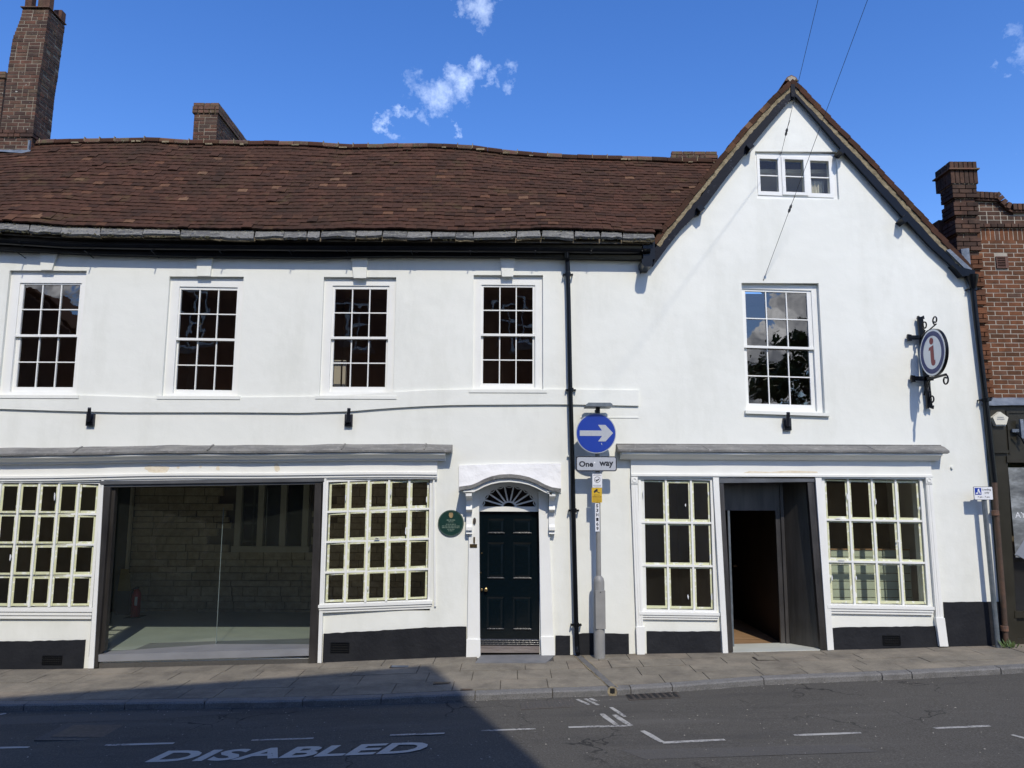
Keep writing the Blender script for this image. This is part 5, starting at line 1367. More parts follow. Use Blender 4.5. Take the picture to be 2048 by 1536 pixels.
# shutters inside the third upstairs window, pendant bulb inside the second
p=W(690,735,12.6); MB().box(p.x-.18,p.x-.03,12.42,12.46,3.9,W(690,722,12.5).z).build('folded_shutter',M_CREAMW,LB)
MB().box(p.x-.0,p.x+.05,12.42,12.5,3.9,W(690,722,12.5).z).build('folded_shutter',M_CREAMW,LB)
p=W(399,647,12.8); MB().tube([(p.x,12.8,p.z-.05),(p.x,12.8,p.z-.03),(p.x,12.8,p.z),(p.x,12.8,p.z+.04),(p.x,12.8,p.z+.06)],[.005,.035,.045,.02,.012],10).build('light_bulb',M_BULB,LB,True)

# ================================================================== BRICK NEIGHBOUR
xp0=wx(1909,430,12.06); xp1=wx(1958,430,12.06)
BB=thing('brick_shop_building','red brick shop building with corbelled pier, curved parapet and dark olive shopfront','building',(xp0+1.6,12.3,.2))
YW=12.17; YP=12.06
zlead=W(2010,797,YW).z; zpar=W(2030,413,YW).z; xend=xp0+4.0
B2=Bricks()
zl2=W(2010,812,YW).z
# masonry core (the mortar that shows in the joints)
ramp_=[(xp1,W(1975,386,YW).z),(wx(1994,388,YW),W(1994,388,YW).z),(wx(2000,394,YW),W(2000,394,YW).z),(wx(2007,402,YW),W(2007,402,YW).z),(wx(2013,407,YW),W(2013,407,YW).z),(wx(2020,410,YW),W(2020,410,YW).z),(xend,W(2030,412,YW).z)]
A_=[Vector((x,YW+.0045,z-.11)) for x,z in ramp_]; B_=[Vector((x,YW+.0045,zlead)) for x,z in ramp_]
core=MB().strip(A_,B_,(0,.35,0)).build('wall',M_MORTARG,BB)
pier=MB().box(xp0+.05,xp1-.03,YP+.051,YP+.36,zlead,W(1930,330,YP).z).build('pier',M_MORTARG,BB)
zsol_t=W(2010,457,YW).z; zsol_b=W(2010,483,YW).z
vent=R4(1991.5,2010,513.5,537,YW)
z=zlead+.0375+.002; k=0
while True:
    if z-.0325<zsol_b-.02:
        zz_=z
        if vent[2]-.03<z<vent[3]+.03:
            course(B2,xp1-.02,vent[0]-.012,YW,z,k,M_BRICKRED,core); course(B2,vent[1]+.05,xend,YW,z,k,M_BRICKRED,core)
        else: course(B2,xp1-.02,xend,YW,z,k,M_BRICKRED,core)
    else: break
    z+=CR; k+=1
# soldier band
x=xp1+.01
while x<xend:
    B2.add((x+.0325,YW+.05,(zsol_t+zsol_b)/2),(.065,.1,zsol_t-zsol_b-.01),M_BRICKRED,core); x+=.075
# string ledge above the soldiers
z=zsol_t+.0325; x=xp1
while x<xend: B2.add((x+.05,YW+.0,z+.005),(.1025,.1,.06),M_BRICKDARK,core); x+=.1125
z+=CR; k=0
def zr(x): return interp(x,ramp_)
while z<ramp_[0][1]:
    segs=[]; 
    x=xp1-.02-[0,.1125][k%2]
    bond='header' if k%3==1 else 'stretcher'
    while x<xend:
        l=.1025 if bond=='header' else .215; a=max(x,xp1-.02);b=x+l
        if b-a>.04 and z+.04<zr((a+b)/2)-.115: B2.add(((a+b)/2,YW+.05,z),(round((b-a)*100)/100-.001,.1,.065),M_BRICKDARK,core)
        x+=l+.01
    z+=CR;k+=1
# coping: bricks on edge following the ramp, on a tile ledge
PL=[Vector((x,0,z)) for x,z in ramp_]; tot=plen(PL); s_=.0
while s_<tot:
    p,d=along(PL,s_+.0325); an=-math.atan2(d.z,d.x); up=Vector((-d.z,0,d.x)); c=p-up*.055
    B2.add((c.x,YW+.04,c.z),(.064,.24,.108),M_BRICKDARK,core,rot=an); s_+=.0755
A_=[Vector((x,YW-.05,z-.112)) for x,z in ramp_]; B_=[p+Vector((0,0,-.03)) for p in A_]
MB().strip(A_,B_,(0,.2,0)).build('tile_ledge',M_BRICKDARK,core)
# pier with corbelled bands
ztop=W(1930,368,YP).z; z=zlead+.04; k=0
zs0=W(1930,552,YP).z
n0=round((ztop-z)/CR)
while z<ztop:
    j=(n0-k)%4   # three proud courses, one recessed
    proud=.0 if j!=0 else .045
    last=(j==1)
    x0=xp0+proud; x1=xp1-proud*.5; y=YP+proud; h=.065
    mt=M_BRICKDARK if z>zs0+.35 else M_BRICKRED
    course(B2,x0,x1,y,z,k,mt,pier); course(B2,y+.105,YP+.36,x0,z,k+1,mt,pier,out='-x')
    z+=CR; k+=1
za,zb_=W(1930,368,YP).z,W(1930,341,YP).z
MB().box(xp0+.0,xp1-.0,YP+.0,YP+.38,za-.004,zb_-.02).build('pier_cap',M_MORTARG,pier)
x=xp0-.02
while x<xp1+.0: B2.add((x+.0325,YP+.03,(za+zb_)/2),(.065,.1,zb_-za-.01),M_BRICKDARK,pier); x+=.0755
y=YP+.02
while y<YP+.36: B2.add((xp0+.03,y+.09,(za+zb_)/2),(.065,.1,zb_-za-.01),M_BRICKDARK,pier,out='-x'); y+=.0755
MB().box(xp0-.06,xp1+.04,YP-.06,YP+.46,zb_,zb_+.022).build('tile_ledge',M_MOSSY,pier)
zc_=W(1930,324,YP).z
MB().box(xp0-.0,xp1-.02,YP+.0,YP+.38,zb_+.022,zc_-.01).build('pier_cap',M_MORTARG,pier)
x=xp0-.03
while x<xp1-.02: B2.add((x+.0325,YP+.02,(zb_+.022+zc_)/2),(.065,.1,zc_-zb_-.03),M_BRICKDARK,pier); x+=.0755
for i in range(2): B2.add((xp0+.02,YP+.17+i*.165,(zb_+.022+zc_)/2),(.155,.1,zc_-zb_-.03),M_BRICKDARK,pier,out='-x')
MB().box(xp0+.02,xp0+.4,YP+.5,YP+2.5,zlead,W(1880,440,YP+.5).z).build('return_wall',M_BRICKDARK,BB)
B2.flush(300)
# terracotta vent
m=MB(); frame(m,vent[0],vent[1]+.04,vent[2],vent[3],.012,YW-.025,YW+.05)
for i in range(6):
    z=vent[2]+.012+(vent[3]-vent[2]-.024)*(i+.5)/6; m.box(vent[0]+.01,vent[1]-.005,YW-.02,YW+.0,z-.005,z+.005)
m.box(vent[1]-.005,vent[1]+.04,YW-.022,YW+.05,vent[2],vent[3])
v_=m.build('terracotta_vent',M_TERR,BB); MB().box(vent[0],vent[1],YW-.002,YW+.003,vent[2],vent[3]).build('vent_back',M_HOLE,v_)
# shopfront of the neighbour
lf=MB(); r5=random.Random(6); A_=[];B_=[]
for i in range(24):
    x=xp1-.25+(xend-xp1+.25)*i/23; A_.append(Vector((x,YW-.05,zlead+.01+r5.uniform(-.006,.006)))); B_.append(Vector((x,YW-.2,zl2-.01+r5.uniform(-.012,.006))))
lf.strip(A_,B_,(0,.15,0)).build('lead_flashing',M_LEADB,BB)
sf=MB(); YS=12.06
xs0=wx(1985,1000,YS)
sf.box(xs0,xend,YS,YS+.3,-.3,zl2+.02)
def q4(P,y0,d,m): m.prism([W(a,b,y0) for a,b in P],(0,d,0))
front=MB(); 
zf_=W(2020,915,YS).z
front.box(wx(1974,860,YS),xend,YS,YS+.12,W(2020,922,YS).z,zl2+.01)            # fascia
q4([(1978,815),(2009,815),(2036,1290),(2012,1291)],YS-.03,.15,front)
shopf=front.build('shopfront',M_SHOPD,BB)
for P_,y_,d_ in (([(1979,900),(2018,900),(2018,906),(1979,906)],.07,.06),([(2014,912),(2060,912),(2060,925),(2014,925)],.05,.05),([(2013,822),(2060,822),(2060,826),(2013,826)],.02,.03),([(2013,826),(2017,826),(2023,908),(2019,908)],.02,.03),([(2030,1222),(2060,1222),(2060,1236),(2030,1236)],.04,.06),([(2032,1278),(2060,1278),(2060,1300),(2032,1300)],.02,.05)):
    q=MB(); q4(P_,YS-y_,d_,q); q.build('moulding',M_SHOPD,shopf)
MB().box(wx(2030,1270,YS),xend,YS+.01,YS+.1,-.1,W(2040,1228,YS).z).build('stall_riser',M_SHOPD,shopf)
wxa=wx(2020,1080,YS)
MB().add([(wxa-.1,YS+.03,.3),(xend,YS+.03,.3),(xend,YS+.03,3.0),(wxa-.1,YS+.03,3.0)],[(0,1,2,3)]).build('pane',M_GLASS,shopf)
room(BB,wxa-.12,xend,YS+.16,13.2,.2,3.0,M_INTD,M_INTD,M_INTD)
pz0=W(2040,1115,12.05).z; pz1=W(2040,935,12.05).z
po=MB().box(wx(2025,1030,12.06),xend-.3,12.07,12.075,pz0,pz1).build('poster',M_POST,BB)
p=W(2045,1030,12.06); text_at('lettering','AYS',M_SWHITE,po,(p.x-.0,12.066,p.z),.09,.22)
MB().prism([W(2029,1110,12.06),W(2060,1060,12.06),W(2060,1125,12.06),W(2034,1110,12.06)],(0,.005,0)).build('paper_sheet',M_FADE,BB)
# bracket arm by the alarm
bp=W(2042,862,YS-.05)
bb=thing('wall_bracket','small blue-grey cross-shaped iron bracket on the dark fascia at the right edge','bracket',bp)
MB().box(bp.x-.14,bp.x+.1,YS-.06,YS-.02,bp.z-.02,bp.z+.03).box(bp.x-.03,bp.x+.02,YS-.10,YS-.061,bp.z-.12,bp.z+.18).build('arms',M_LEADB,bb)
MB().tube([(bp.x-.12,YS-.09,bp.z-.03),(bp.x-.05,YS-.1,bp.z-.09),(bp.x+.0,YS-.1,bp.z-.2)],.012,6).build('scroll',M_BLACK,bb)

# ================================================================== THINGS ON AND BY THE WALLS
def pipe(name,label,pts,Y,r,collars,mat,group=None,extra=None):
    P=[W(a,b,Y) for a,b in pts]; t_=thing(name,label,'drainpipe',P[-1],group)
    MB().tube(P,r,12).build('pipe',mat,t_,True)
    for a,b in collars:
        p=W(a,b,Y); MB().tube([(p.x-.0,Y,p.z-.035),(p.x,Y,p.z-.03),(p.x,Y,p.z+.03),(p.x,Y,p.z+.035)],[r,r*1.25,r*1.25,r],12).build('collar',mat,t_)
        MB().box(p.x-r*2.2,p.x+r*2.2,Y+r*.2,Y+r*.2+.012,p.z-.015,p.z+.015).build('fixing_lug',mat,t_)
        MB().tube([(p.x-r*1.9,Y-.02,p.z),(p.x-r*1.9,YF,p.z)],.012,6).tube([(p.x+r*1.9,Y-.02,p.z),(p.x+r*1.9,YF,p.z)],.012,6).build('spacer',mat,t_)
    return t_
dp=pipe('drainpipe','tall black gloss drainpipe between the green door and the one-way sign',[(1135,522),(1137,600),(1140,760),(1144,900),(1148,1080),(1152,1240),(1154,1296)],YF-.085,.037,[(1136,549),(1141.5,780),(1147.5,1021),(1152.5,1250)],M_BLACK)
P=[gut(1133)+Vector((0,0,-.05)),gut(1133)+Vector((0,0,-.12)),W(1134,508,YF-.17),W(1134.5,516,YF-.11),W(1135,524,YF-.085)]
MB().tube(P,.036,12).build('swan_neck',M_BLACK,dp,True)
P=[W(1154,1292,YF-.085),W(1154.5,1300,YF-.10),W(1156,1308,YF-.17)]
MB().tube(P,.037,12).build('shoe',M_BLACK,dp,True)
dq=pipe('drainpipe','black drainpipe with hopper down the right-hand corner of the gabled house',[(1946,580),(1950,620),(1957,680),(1970,790),(1978,860),(1989,965)],YF-.075,.042,[(1947,578),(1971,800)],M_BLACK)
p=W(1945,562,YF-.09); MB().tube([p+Vector((0,0,-.12)),p+Vector((0,0,-.06)),p+Vector((0,0,.03)),p+Vector((0,0,.09)),p+Vector((0,0,.1))],[.045,.06,.085,.095,.085],14).build('hopper',M_BLACK,dq,True)
P=[W(a,b,YF-.075) for a,b in [(1989,965),(1992,1020),(1999,1110),(2007,1210),(2012,1290)]]
MB().tube(P,.04,12).build('lower_pipe',M_RUST,dq,True)
for a,b in ((1990.5,1026),(2009,1257)):
    p=W(a,b,YF-.075); MB().tube([p+Vector((0,0,-.04)),p+Vector((0,0,-.035)),p+Vector((0,0,.035)),p+Vector((0,0,.04))],[.045,.055,.055,.045],12).build('rusty_collar',M_RUSTC,dq)
# black wall fittings
def fit(px,py,tx,label):
    p=W(px,py,YF); t_=thing('wall_light',label,'wall light',p,'black wall lights over the shopfronts')
    wd=.06; m=MB().box(p.x-wd,p.x+wd,YF-.05,YF,p.z-.095,p.z+.095); m.build('back_box',M_SBLACK,t_)
    MB().box(p.x-wd+.012,p.x+wd-.012,YF-.056,YF-.05,p.z-.085,p.z-.03).build('cover',M_BLACK,t_)
    q=W(px,py-12,YF-.07); a=Vector((p.x-.01,YF-.06,p.z-.03)); b=W(tx,py-24,YF-.17)
    d=(b-a); M=Matrix.Translation((a+b)/2)@d.to_track_quat('Z','Y').to_matrix().to_4x4()
    MB().box(-.024,.024,-.02,.02,-d.length/2,d.length/2,M).build('arm',M_SBLACK,t_)
    MB().tube([a+Vector((-.03,0,0)),a+Vector((.03,0,0))],.02,10).build('pivot',M_BLACK,t_)
fit(183,840,179,'black wall light left of centre above the steel display case')
fit(698,841,698,'black wall light under the third upstairs window')
fit(1573,849,1576.5,'black wall light under the large window of the gabled house')
# green plaque
p=W(902,1046,YF); pq=thing('commemorative_plaque','round dark green plaque with a gold crest left of the green door','plaque',p)
MB().disc((p.x,YF-.012,p.z),.198,(0,1,0),.024,48).build('disc',M_PGREEN,pq)
MB().ring((p.x,YF-.024,p.z),.186,.19,(0,-1,0),(0,0,1),.003).build('border',M_PLET,pq)
cz=p.z+.125; MB().prism([(p.x+a,YF-.0265,cz+b) for a,b in [(-.03,.02),(-.02,.035),(-.012,.022),(0,.04),(.012,.022),(.02,.035),(.03,.02),(.034,-.01),(.02,-.04),(0,-.05),(-.02,-.04),(-.034,-.01)]],(0,.003,0)).build('crest',M_PGOLD,pq)
for dz,wd,h in [(.045,.13,.013),(.018,.08,.008),(-.018,.15,.010),(-.045,.27,.010),(-.070,.27,.010),(-.094,.11,.009),(-.117,.08,.009)]:
    n=max(2,int(wd/.035)); x=p.x-wd/2
    m=MB(); rr_=random.Random(int(dz*1000)+50)
    while x<p.x+wd/2:
        l=rr_.uniform(.015,.045); m.box(x,min(x+l,p.x+wd/2),YF-.026,YF-.0245,p.z+dz-h/2,p.z+dz+h/2); x+=l+.008
    m.build('raised_text_line',M_PLET,pq)
# one-way sign on its post
YS_=YF-.26; YG=YS_-.06
bp=G(1198,1314)
yP=YF-.24
pb=W(1199,1314,yP); pm=W(1197.5,1157,yP); ptop=W(1194,820,yP)
sg=thing('one_way_sign','blue one-way arrow sign on a grey post beside the black drainpipe','road sign',(pb.x,yP,zg(pb.x)))
MB().tube([(pb.x,yP,zg(pb.x)-.1),(pb.x,yP,W(1199,1256,yP).z),(pm.x+.003,yP,pm.z-.05),(pm.x,yP,pm.z+.0),(pm.x,yP,pm.z+.04)],[.083,.083,.080,.074,.042],20).build('post_base',M_GREYP,sg,True)
a=W(1199,1180,yP); MB().box(a.x-.07,a.x+.075,yP-.088,yP-.02,W(1199,1256,yP).z,a.z).build('access_door',M_GREYP,sg)
lk=W(1201,1183,yP-.09); MB().disc((lk.x,yP-.09,lk.z-.01),.008,(0,1,0),.006,8).build('lock',M_SBLACK,sg)
MB().tube([(pm.x,yP,pm.z),(ptop.x,yP,ptop.z)],.037,14).build('post',M_GREYP,sg,True)
dc_=W(1192,866.5,YG); ru=.303*.99
MB().disc((dc_.x,YG,dc_.z),.305,(0,1,0),.006,64).build('disc_rim',M_SILV,sg)
face=MB().disc((dc_.x,YG-.004,dc_.z),.292,(0,1,0),.004,64).build('blue_face',M_BLUE,sg)
s_=.30/40   # metres per pixel on the sign
AR=[(-33,-5.5),(12,-5.5),(4,-17),(19,-17),(34.5,-.5),(19,16.5),(4,16.5),(12,5.5),(-33,5.5)]
MB().prism([(dc_.x+a*s_,YG-.0085,dc_.z-b*s_) for a,b in AR],(0,.002,0)).build('arrow',M_SILV,sg)
MB().prism([(dc_.x+a*s_,YG-.0085,dc_.z-b*s_) for a,b in [(10,20),(11.5,19.5),(12,24),(10.8,23)]],(0,.002,0)).build('paint_scratch',M_SILV,sg)
def rrect(cx_,cz_,w_,h_,r_,y,n=6):
    P=[]
    for sx__,sz__,a0 in ((1,1,0),(-1,1,90),(-1,-1,180),(1,-1,270)):
        for i in range(n+1):
            a=R(a0+90*i/n); P.append((cx_+sx__*(w_/2-r_)+r_*math.cos(a),y,cz_+sz__*(h_/2-r_)+r_*math.sin(a)))
    return P
pc=W(1192.8,927.5,YG); pw,ph=.615,.225
MB().prism(rrect(pc.x,pc.z,pw,ph,.035,YG),(0,.005,0)).build('plate_border',M_SBLACK,sg)
MB().prism(rrect(pc.x,pc.z,pw-.03,ph-.03,.025,YG-.003),(0,.003,0)).build('plate_face',M_SILV,sg)
text_at('lettering','One',M_SBLACK,sg,(pc.x-.155,YG-.0042,pc.z-.004),.087,.215,offset=.036)
text_at('lettering','way',M_SBLACK,sg,(pc.x+.150,YG-.0042,pc.z-.014),.097,.215,offset=.036)
MB().disc((pc.x-.028,YG-.005,pc.z+.018),.013,(0,1,0),.002,12).build('sticker_spot',M_SWHITE,sg)
for z in (dc_.z+.17,dc_.z-.17,pc.z):
    MB().box(pc.x-.06,pc.x+.06,YG+.005,yP+.03,z-.015,z+.015).build('clamp',M_SBLACK,sg)
lt=W(1196,813,yP-.05)
MB().box(lt.x-.03,lt.x+.03,yP-.05,yP+.02,lt.z-.1,lt.z).build('lamp_neck',M_SBLACK,sg)
MB().prism([(lt.x-.2,yP-.22,lt.z-.015),(lt.x+.2,yP-.22,lt.z-.015),(lt.x+.2,yP-.22,lt.z+.02),(lt.x+.17,yP-.22,lt.z+.04),(lt.x-.16,yP-.22,lt.z+.04),(lt.x-.2,yP-.22,lt.z+.01)],(0,.36,0)).build('sign_lantern',M_GALV,sg)
MB().box(lt.x-.0,lt.x+.035,yP-.2,yP-.1,lt.z+.041,lt.z+.043).build('lantern_sensor',M_SWHITE,sg)
# small plates on the post
def plate(name,x0,x1,y0,y1,mat,Y): 
    a=W(x0,(y0+y1)/2,Y);b=W(x1,(y0+y1)/2,Y); zt_=W(x0,y0,Y).z; zb_=W(x0,y1,Y).z
    o=MB().box(a.x,b.x,Y,Y+.004,zb_,zt_).build(name,mat,sg); return a.x,b.x,zb_,zt_,o
YT=yP-.045
a,b,c,d,o1=plate('notice_plate',1184.8,1204.3,945,975,M_SWHITE,YT)
MB().ring(((a+b)/2,YT-.002,(c+d)/2+.005),.040,.046,(0,1,0),(0,0,1),.002,n=28).build('pictogram_ring',M_SBLACK,o1)
MB().prism([((a+b)/2+x,YT-.0022,(c+d)/2+z) for x,z in [(-.03,.012),(-.012,.0),(.0,.01),(.01,.006),(.012,.02),(.03,.012),(.022,-.002),(.004,-.01),(-.004,-.026),(-.018,-.018),(-.022,-.006)]],(0,.002,0)).build('pictogram',M_SBLACK,o1)
for z,wd in ((d-.022,.10),(d-.042,.12),(c+.035,.13),(c+.02,.11)):
    m=MB(); x=(a+b)/2-wd/2
    while x<(a+b)/2+wd/2-.01: m.box(x,x+.012,YT-.002,YT,z-.004,z+.004); x+=.018
    m.build('small_print',M_FADE,o1)
a,b,c,d,o2=plate('camera_notice',1183.5,1204,975.5,1005,M_YEL,YT-.004)
xm=(a+b)/2
MB().prism([(xm+x,YT-.006,d+z) for x,z in [(-.05,-.055),(.0,-.012),(.018,-.035),(-.034,-.08)]],(0,.002,0)).prism([(xm+x,YT-.006,d+z) for x,z in [(.0,-.045),(.03,-.07),(.05,-.07),(.05,-.078),(.027,-.08),(-.006,-.055)]],(0,.002,0)).build('camera_symbol',M_SBLACK,o2)
text_at('lettering','CCTV IN',M_BROWNT,o2,(xm,YT-.0055,d-.108),.016,.09,offset=.02)
text_at('lettering','OPERATION',M_BROWNT,o2,(xm,YT-.0055,d-.133),.018,.135,offset=.02)
for i in range(4): MB().box(a+.015,b-.015,YT-.006,YT-.0045,c+.016+i*.017,c+.019+i*.017).build('small_print',M_BROWNT,o2)
yN=yP-.041
a=W(1190,1008,yN);b=W(1198.6,1008,yN);zt_=W(1194,1006.5,yN).z;zb_=W(1194,1063,yN).z
o3=MB().box(a.x,b.x,yN-.002,yN+.003,zb_,zt_).build('number_strip',M_SWHITE,sg)
for i,chr_ in enumerate('S3H169'):
    text_at('lettering',chr_,M_SBLACK,o3,((a.x+b.x)/2,yN-.0035,zt_-.037-i*.0675),.050,.036,offset=.03)
# loading-bay sign
yL=YF-.17; pb=W(1996,1291,yL); pt=W(1966,978,yL)
ls=thing('loading_sign','small white and blue loading-only sign on a leaning grey pole at the right corner','road sign',(pb.x,yL,zg(pb.x)))
MB().tube([(pb.x,yL,zg(pb.x)-.1),(pt.x,yL,pt.z)],.036,16).build('pole',M_GALV,ls,True)
yl=yL-.045; c=W(1966.5,986.5,yl); MB().prism(rrect(c.x,c.z,.292,.200,.016,yl),(0,.004,0)).build('plate_border',M_SBLACK,ls)
MB().prism(rrect(c.x,c.z,.280,.188,.012,yl-.002),(0,.002,0)).build('plate_face',M_SWHITE,ls)
bx=MB().box(c.x-.127,c.x-.030,yl-.0045,yl-.002,c.z-.022,c.z+.080).build('blue_panel',M_BLUE,ls)
MB().prism([(c.x-.078+x,yl-.0065,c.z+.028+z) for x,z in [(.012,.044),(.020,.036),(.016,.022),(.030,-.010),(.036,-.038),(.022,-.038),(.014,-.014),(.004,.004),(-.004,-.038),(-.016,-.038),(-.008,.0),(-.006,.026)]],(0,.002,0)).prism([(c.x-.078+x,yl-.0066,c.z+.028+z) for x,z in [(-.04,-.038),(-.018,-.038),(-.012,-.02),(-.034,-.018)]],(0,.002,0)).build('porter_symbol',M_SWHITE,bx)
text_at('lettering','Loading',M_SBLACK,ls,(c.x+.052,yl-.0035,c.z+.052),.034,.135,offset=.015)
text_at('lettering','only',M_SBLACK,ls,(c.x+.055,yl-.0035,c.z+.006),.034,.072,offset=.015)
text_at('lettering','7 am - 7 pm',M_SBLACK,ls,(c.x-.0,yl-.0035,c.z-.058),.03,.18,offset=.015)
MB().box(c.x-.05,c.x+.05,yl+.004,yL+.03,c.z+.02,c.z+.045).build('clamp',M_GALV,ls)
# information sign on a scrolled bracket
ib=W(1846,725,YF)
isg=thing('information_sign','round white and navy sign with a red letter i on a black scrolled iron bracket','hanging sign',ib)
xt=W(1836,640,YF); xb2=W(1854.5,812,YF); xw=W(1848,730,YF).x
YBk=YF-.06
def vb(p,q,wd,y0,y1): return MB().prism([(p.x-wd,y0,p.z),(p.x+wd,y0,p.z),(q.x+wd,y0,q.z),(q.x-wd,y0,q.z)],(0,y1-y0,0))
vb(xt,xb2,.042,YBk-.02,YBk+.015).build('upright_bar',M_BLACK,isg)
for px,py in ((1817,675),(1824,757)):
    a=W(px,py,YBk); b=W(1845+(py-675)*.1,py,YBk); MB().box(a.x,b.x+.1,YBk-.02,YBk+.012,a.z-.032,a.z+.032).build('cross_arm',M_BLACK,isg)
    MB().prism([(a.x-.02,YBk-.03,a.z+.05),(a.x+.04,YBk-.03,a.z+.04),(a.x+.02,YBk-.03,a.z),(a.x+.04,YBk-.03,a.z-.055),(a.x-.015,YBk-.03,a.z-.06),(a.x-.03,YBk-.03,a.z)],(0,.04,0)).build('fishtail_end',M_BLACK,isg)
    MB().tube([(a.x+.03,YBk,a.z),(a.x+.03,YF+.02,a.z)],.016,8).build('wall_stud',M_BLACK,isg)
for p,sgn in ((xt,1),(xb2,-1)):
    MB().prism([(p.x-.055,YBk-.03,p.z+sgn*.0),(p.x-.04,YBk-.03,p.z+sgn*.05),(p.x,YBk-.03,p.z+sgn*.03),(p.x+.05,YBk-.03,p.z+sgn*.055),(p.x+.06,YBk-.03,p.z)],(0,.04,0)).build('fishtail_end',M_BLACK,isg)
    MB().tube([(p.x,YBk,p.z),(p.x,YF+.02,p.z)],.016,8).build('wall_stud',M_BLACK,isg)
# disc hangs square to the wall
dC=W(1867.5,705,YF-.46); Rd=.362; xD=dC.x; yC=YF-.46; zC=dC.z
MB().tube([(xD-.02,yC,zC),(xD+.025,yC,zC)],Rd,56).build('disc_case',M_BLACK,isg)
ax=(-1,0,0)
def dring(r0,r1,x,mat,nm):
    if r0==0: return MB().tube([(x-.001,yC,zC),(x+.001,yC,zC)],r1,56).build(nm,mat,isg)
    return MB().ring((x,yC,zC),r0,r1,ax,(0,0,1),.002,n=56).build(nm,mat,isg)
dring(0,Rd-.008,xD-.023,M_SFACE,'white_face'); dring(.255,.325,xD-.0255,M_NAVY,'blue_ring')
# the letter: drawn in the disc plane, reading from the street's left
def LP(u,v): return (xD-.0275,yC-u,zC+v)
MB().tube([(xD-.0285,yC-.0,zC+.175),(xD-.0265,yC-.0,zC+.175)],.052,24).build('letter_dot',M_RED,isg)
MB().prism([LP(*q) for q in [(-.075,.085),(.045,.105),(.045,-.12),(.07,-.125),(.07,-.17),(.045,-.20),(.0,-.205),(-.035,-.18),(-.045,-.14),(-.045,.045),(-.09,.035)]],(.0015,0,0)).build('letter_stem',M_RED,isg)
def spiral(c,r0,turns,sgn,start,n=26):
    return [(xD,c[0]+sgn*r0*(1-.55*i/n)*math.cos(start+turns*2*math.pi*i/n),c[1]+r0*(1-.55*i/n)*math.sin(start+turns*2*math.pi*i/n)) for i in range(n+1)]
zt_=xt.z; 
MB().tube([(xw,YBk,W(1842,676).z),(xD,YBk-.08,W(1842,678).z+.0),(xD,yC+.12,zC+Rd+.0)],.014,8).build('upper_arm',M_BLACK,isg)
MB().tube([(xw,YBk,W(1852,757).z),(xD,yC+.2,zC-Rd-.02),(xD,yC-.28,zC-Rd-.02)],.02,8).build('lower_arm',M_BLACK,isg)
MB().tube([(xD,yC+.30,zC+Rd-.10),(xD,yC+.26,zC+Rd-.03)]+spiral((yC+.20,zC+Rd+.10),.075,1.2,1,-1.6),.011,6).build('scroll',M_BLACK,isg)
MB().tube([(xD,yC+.1,zC+Rd+.0),(xD,yC-.02,zC+Rd+.03)]+spiral((yC-.10,zC+Rd+.12),.07,1.2,1,-1.9),.011,6).build('scroll',M_BLACK,isg)
MB().tube([(xD,yC+.36,zC-Rd-.25),(xD,yC+.30,zC-Rd-.12),(xD,yC+.22,zC-Rd-.04)],.012,6).build('scroll',M_BLACK,isg)
MB().tube([(xD,yC+.18,zC-Rd-.20),(xD,yC+.22,zC-Rd-.21),(xD,yC+.24,zC-Rd-.14),(xD,yC+.16,zC-Rd-.04)],.012,6).build('scroll',M_BLACK,isg)
MB().tube(spiral((yC-.26,zC-Rd-.1),.08,1.15,1,1.5),.012,6).build('scroll',M_BLACK,isg)
MB().tube([(xb2.x,YBk-.02,xb2.z+.2)]+[(xb2.x,YBk-.02-.07-.05*math.cos(a*.35),xb2.z+.09+.05*math.sin(a*.35)) for a in range(9,26)],.012,6).build('scroll',M_BLACK,isg)
# alarm box
p=W(1996,838,YS-.03)
al=thing('alarm_box','cream five-sided alarm box high on the dark shopfront at the right','alarm box',p)
pen=lambda k,y:[(p.x+a*k,y,p.z+b*k) for a,b in [(0,.115),(.128,.02),(.085,-.10),(-.085,-.10),(-.128,.02)]]
m=MB(); A_=pen(1,YS-.03);B_=pen(.94,YS-.10); m.add(A_+B_,[tuple(range(5)),tuple(range(9,4,-1))]+[(i,(i+1)%5,(i+1)%5+5,i+5) for i in range(5)]); m.build('case',M_CREAM,al)
m=MB()
for z,wd in ((.02,.10),(-.01,.12)):
    x=p.x-wd/2
    while x<p.x+wd/2-.012: m.box(x,x+.014,YS-.1025,YS-.1005,p.z+z-.008,p.z+z+.008); x+=.02
m.build('faded_print',M_FADE,al)
MB().box(p.x-.08,p.x+.08,YS-.08,YS-.03,p.z-.115,p.z-.101).build('sounder_slot',M_CREAM,al)
MB().tube([(wx(1985,935,YS),YS-.06,W(1985,935,YS).z),(wx(2005,915,YS),YS-.2,W(2005,915,YS).z)],.01,6)
# conduit on the white wall
for px,py in ((1903,935),):
    p=W(px,py,YF); o=MB().tube([(p.x,YF-.03,p.z),(p.x,YF+.01,p.z)],.02,10).build('fixing_stub',M_WHITE,GH)
p=W(1136,912,YF); MB().tube([(p.x,YF-.05,p.z),(p.x,YF+.01,p.z)],.015,8).build('fixing_stub',M_WHITE,LB)
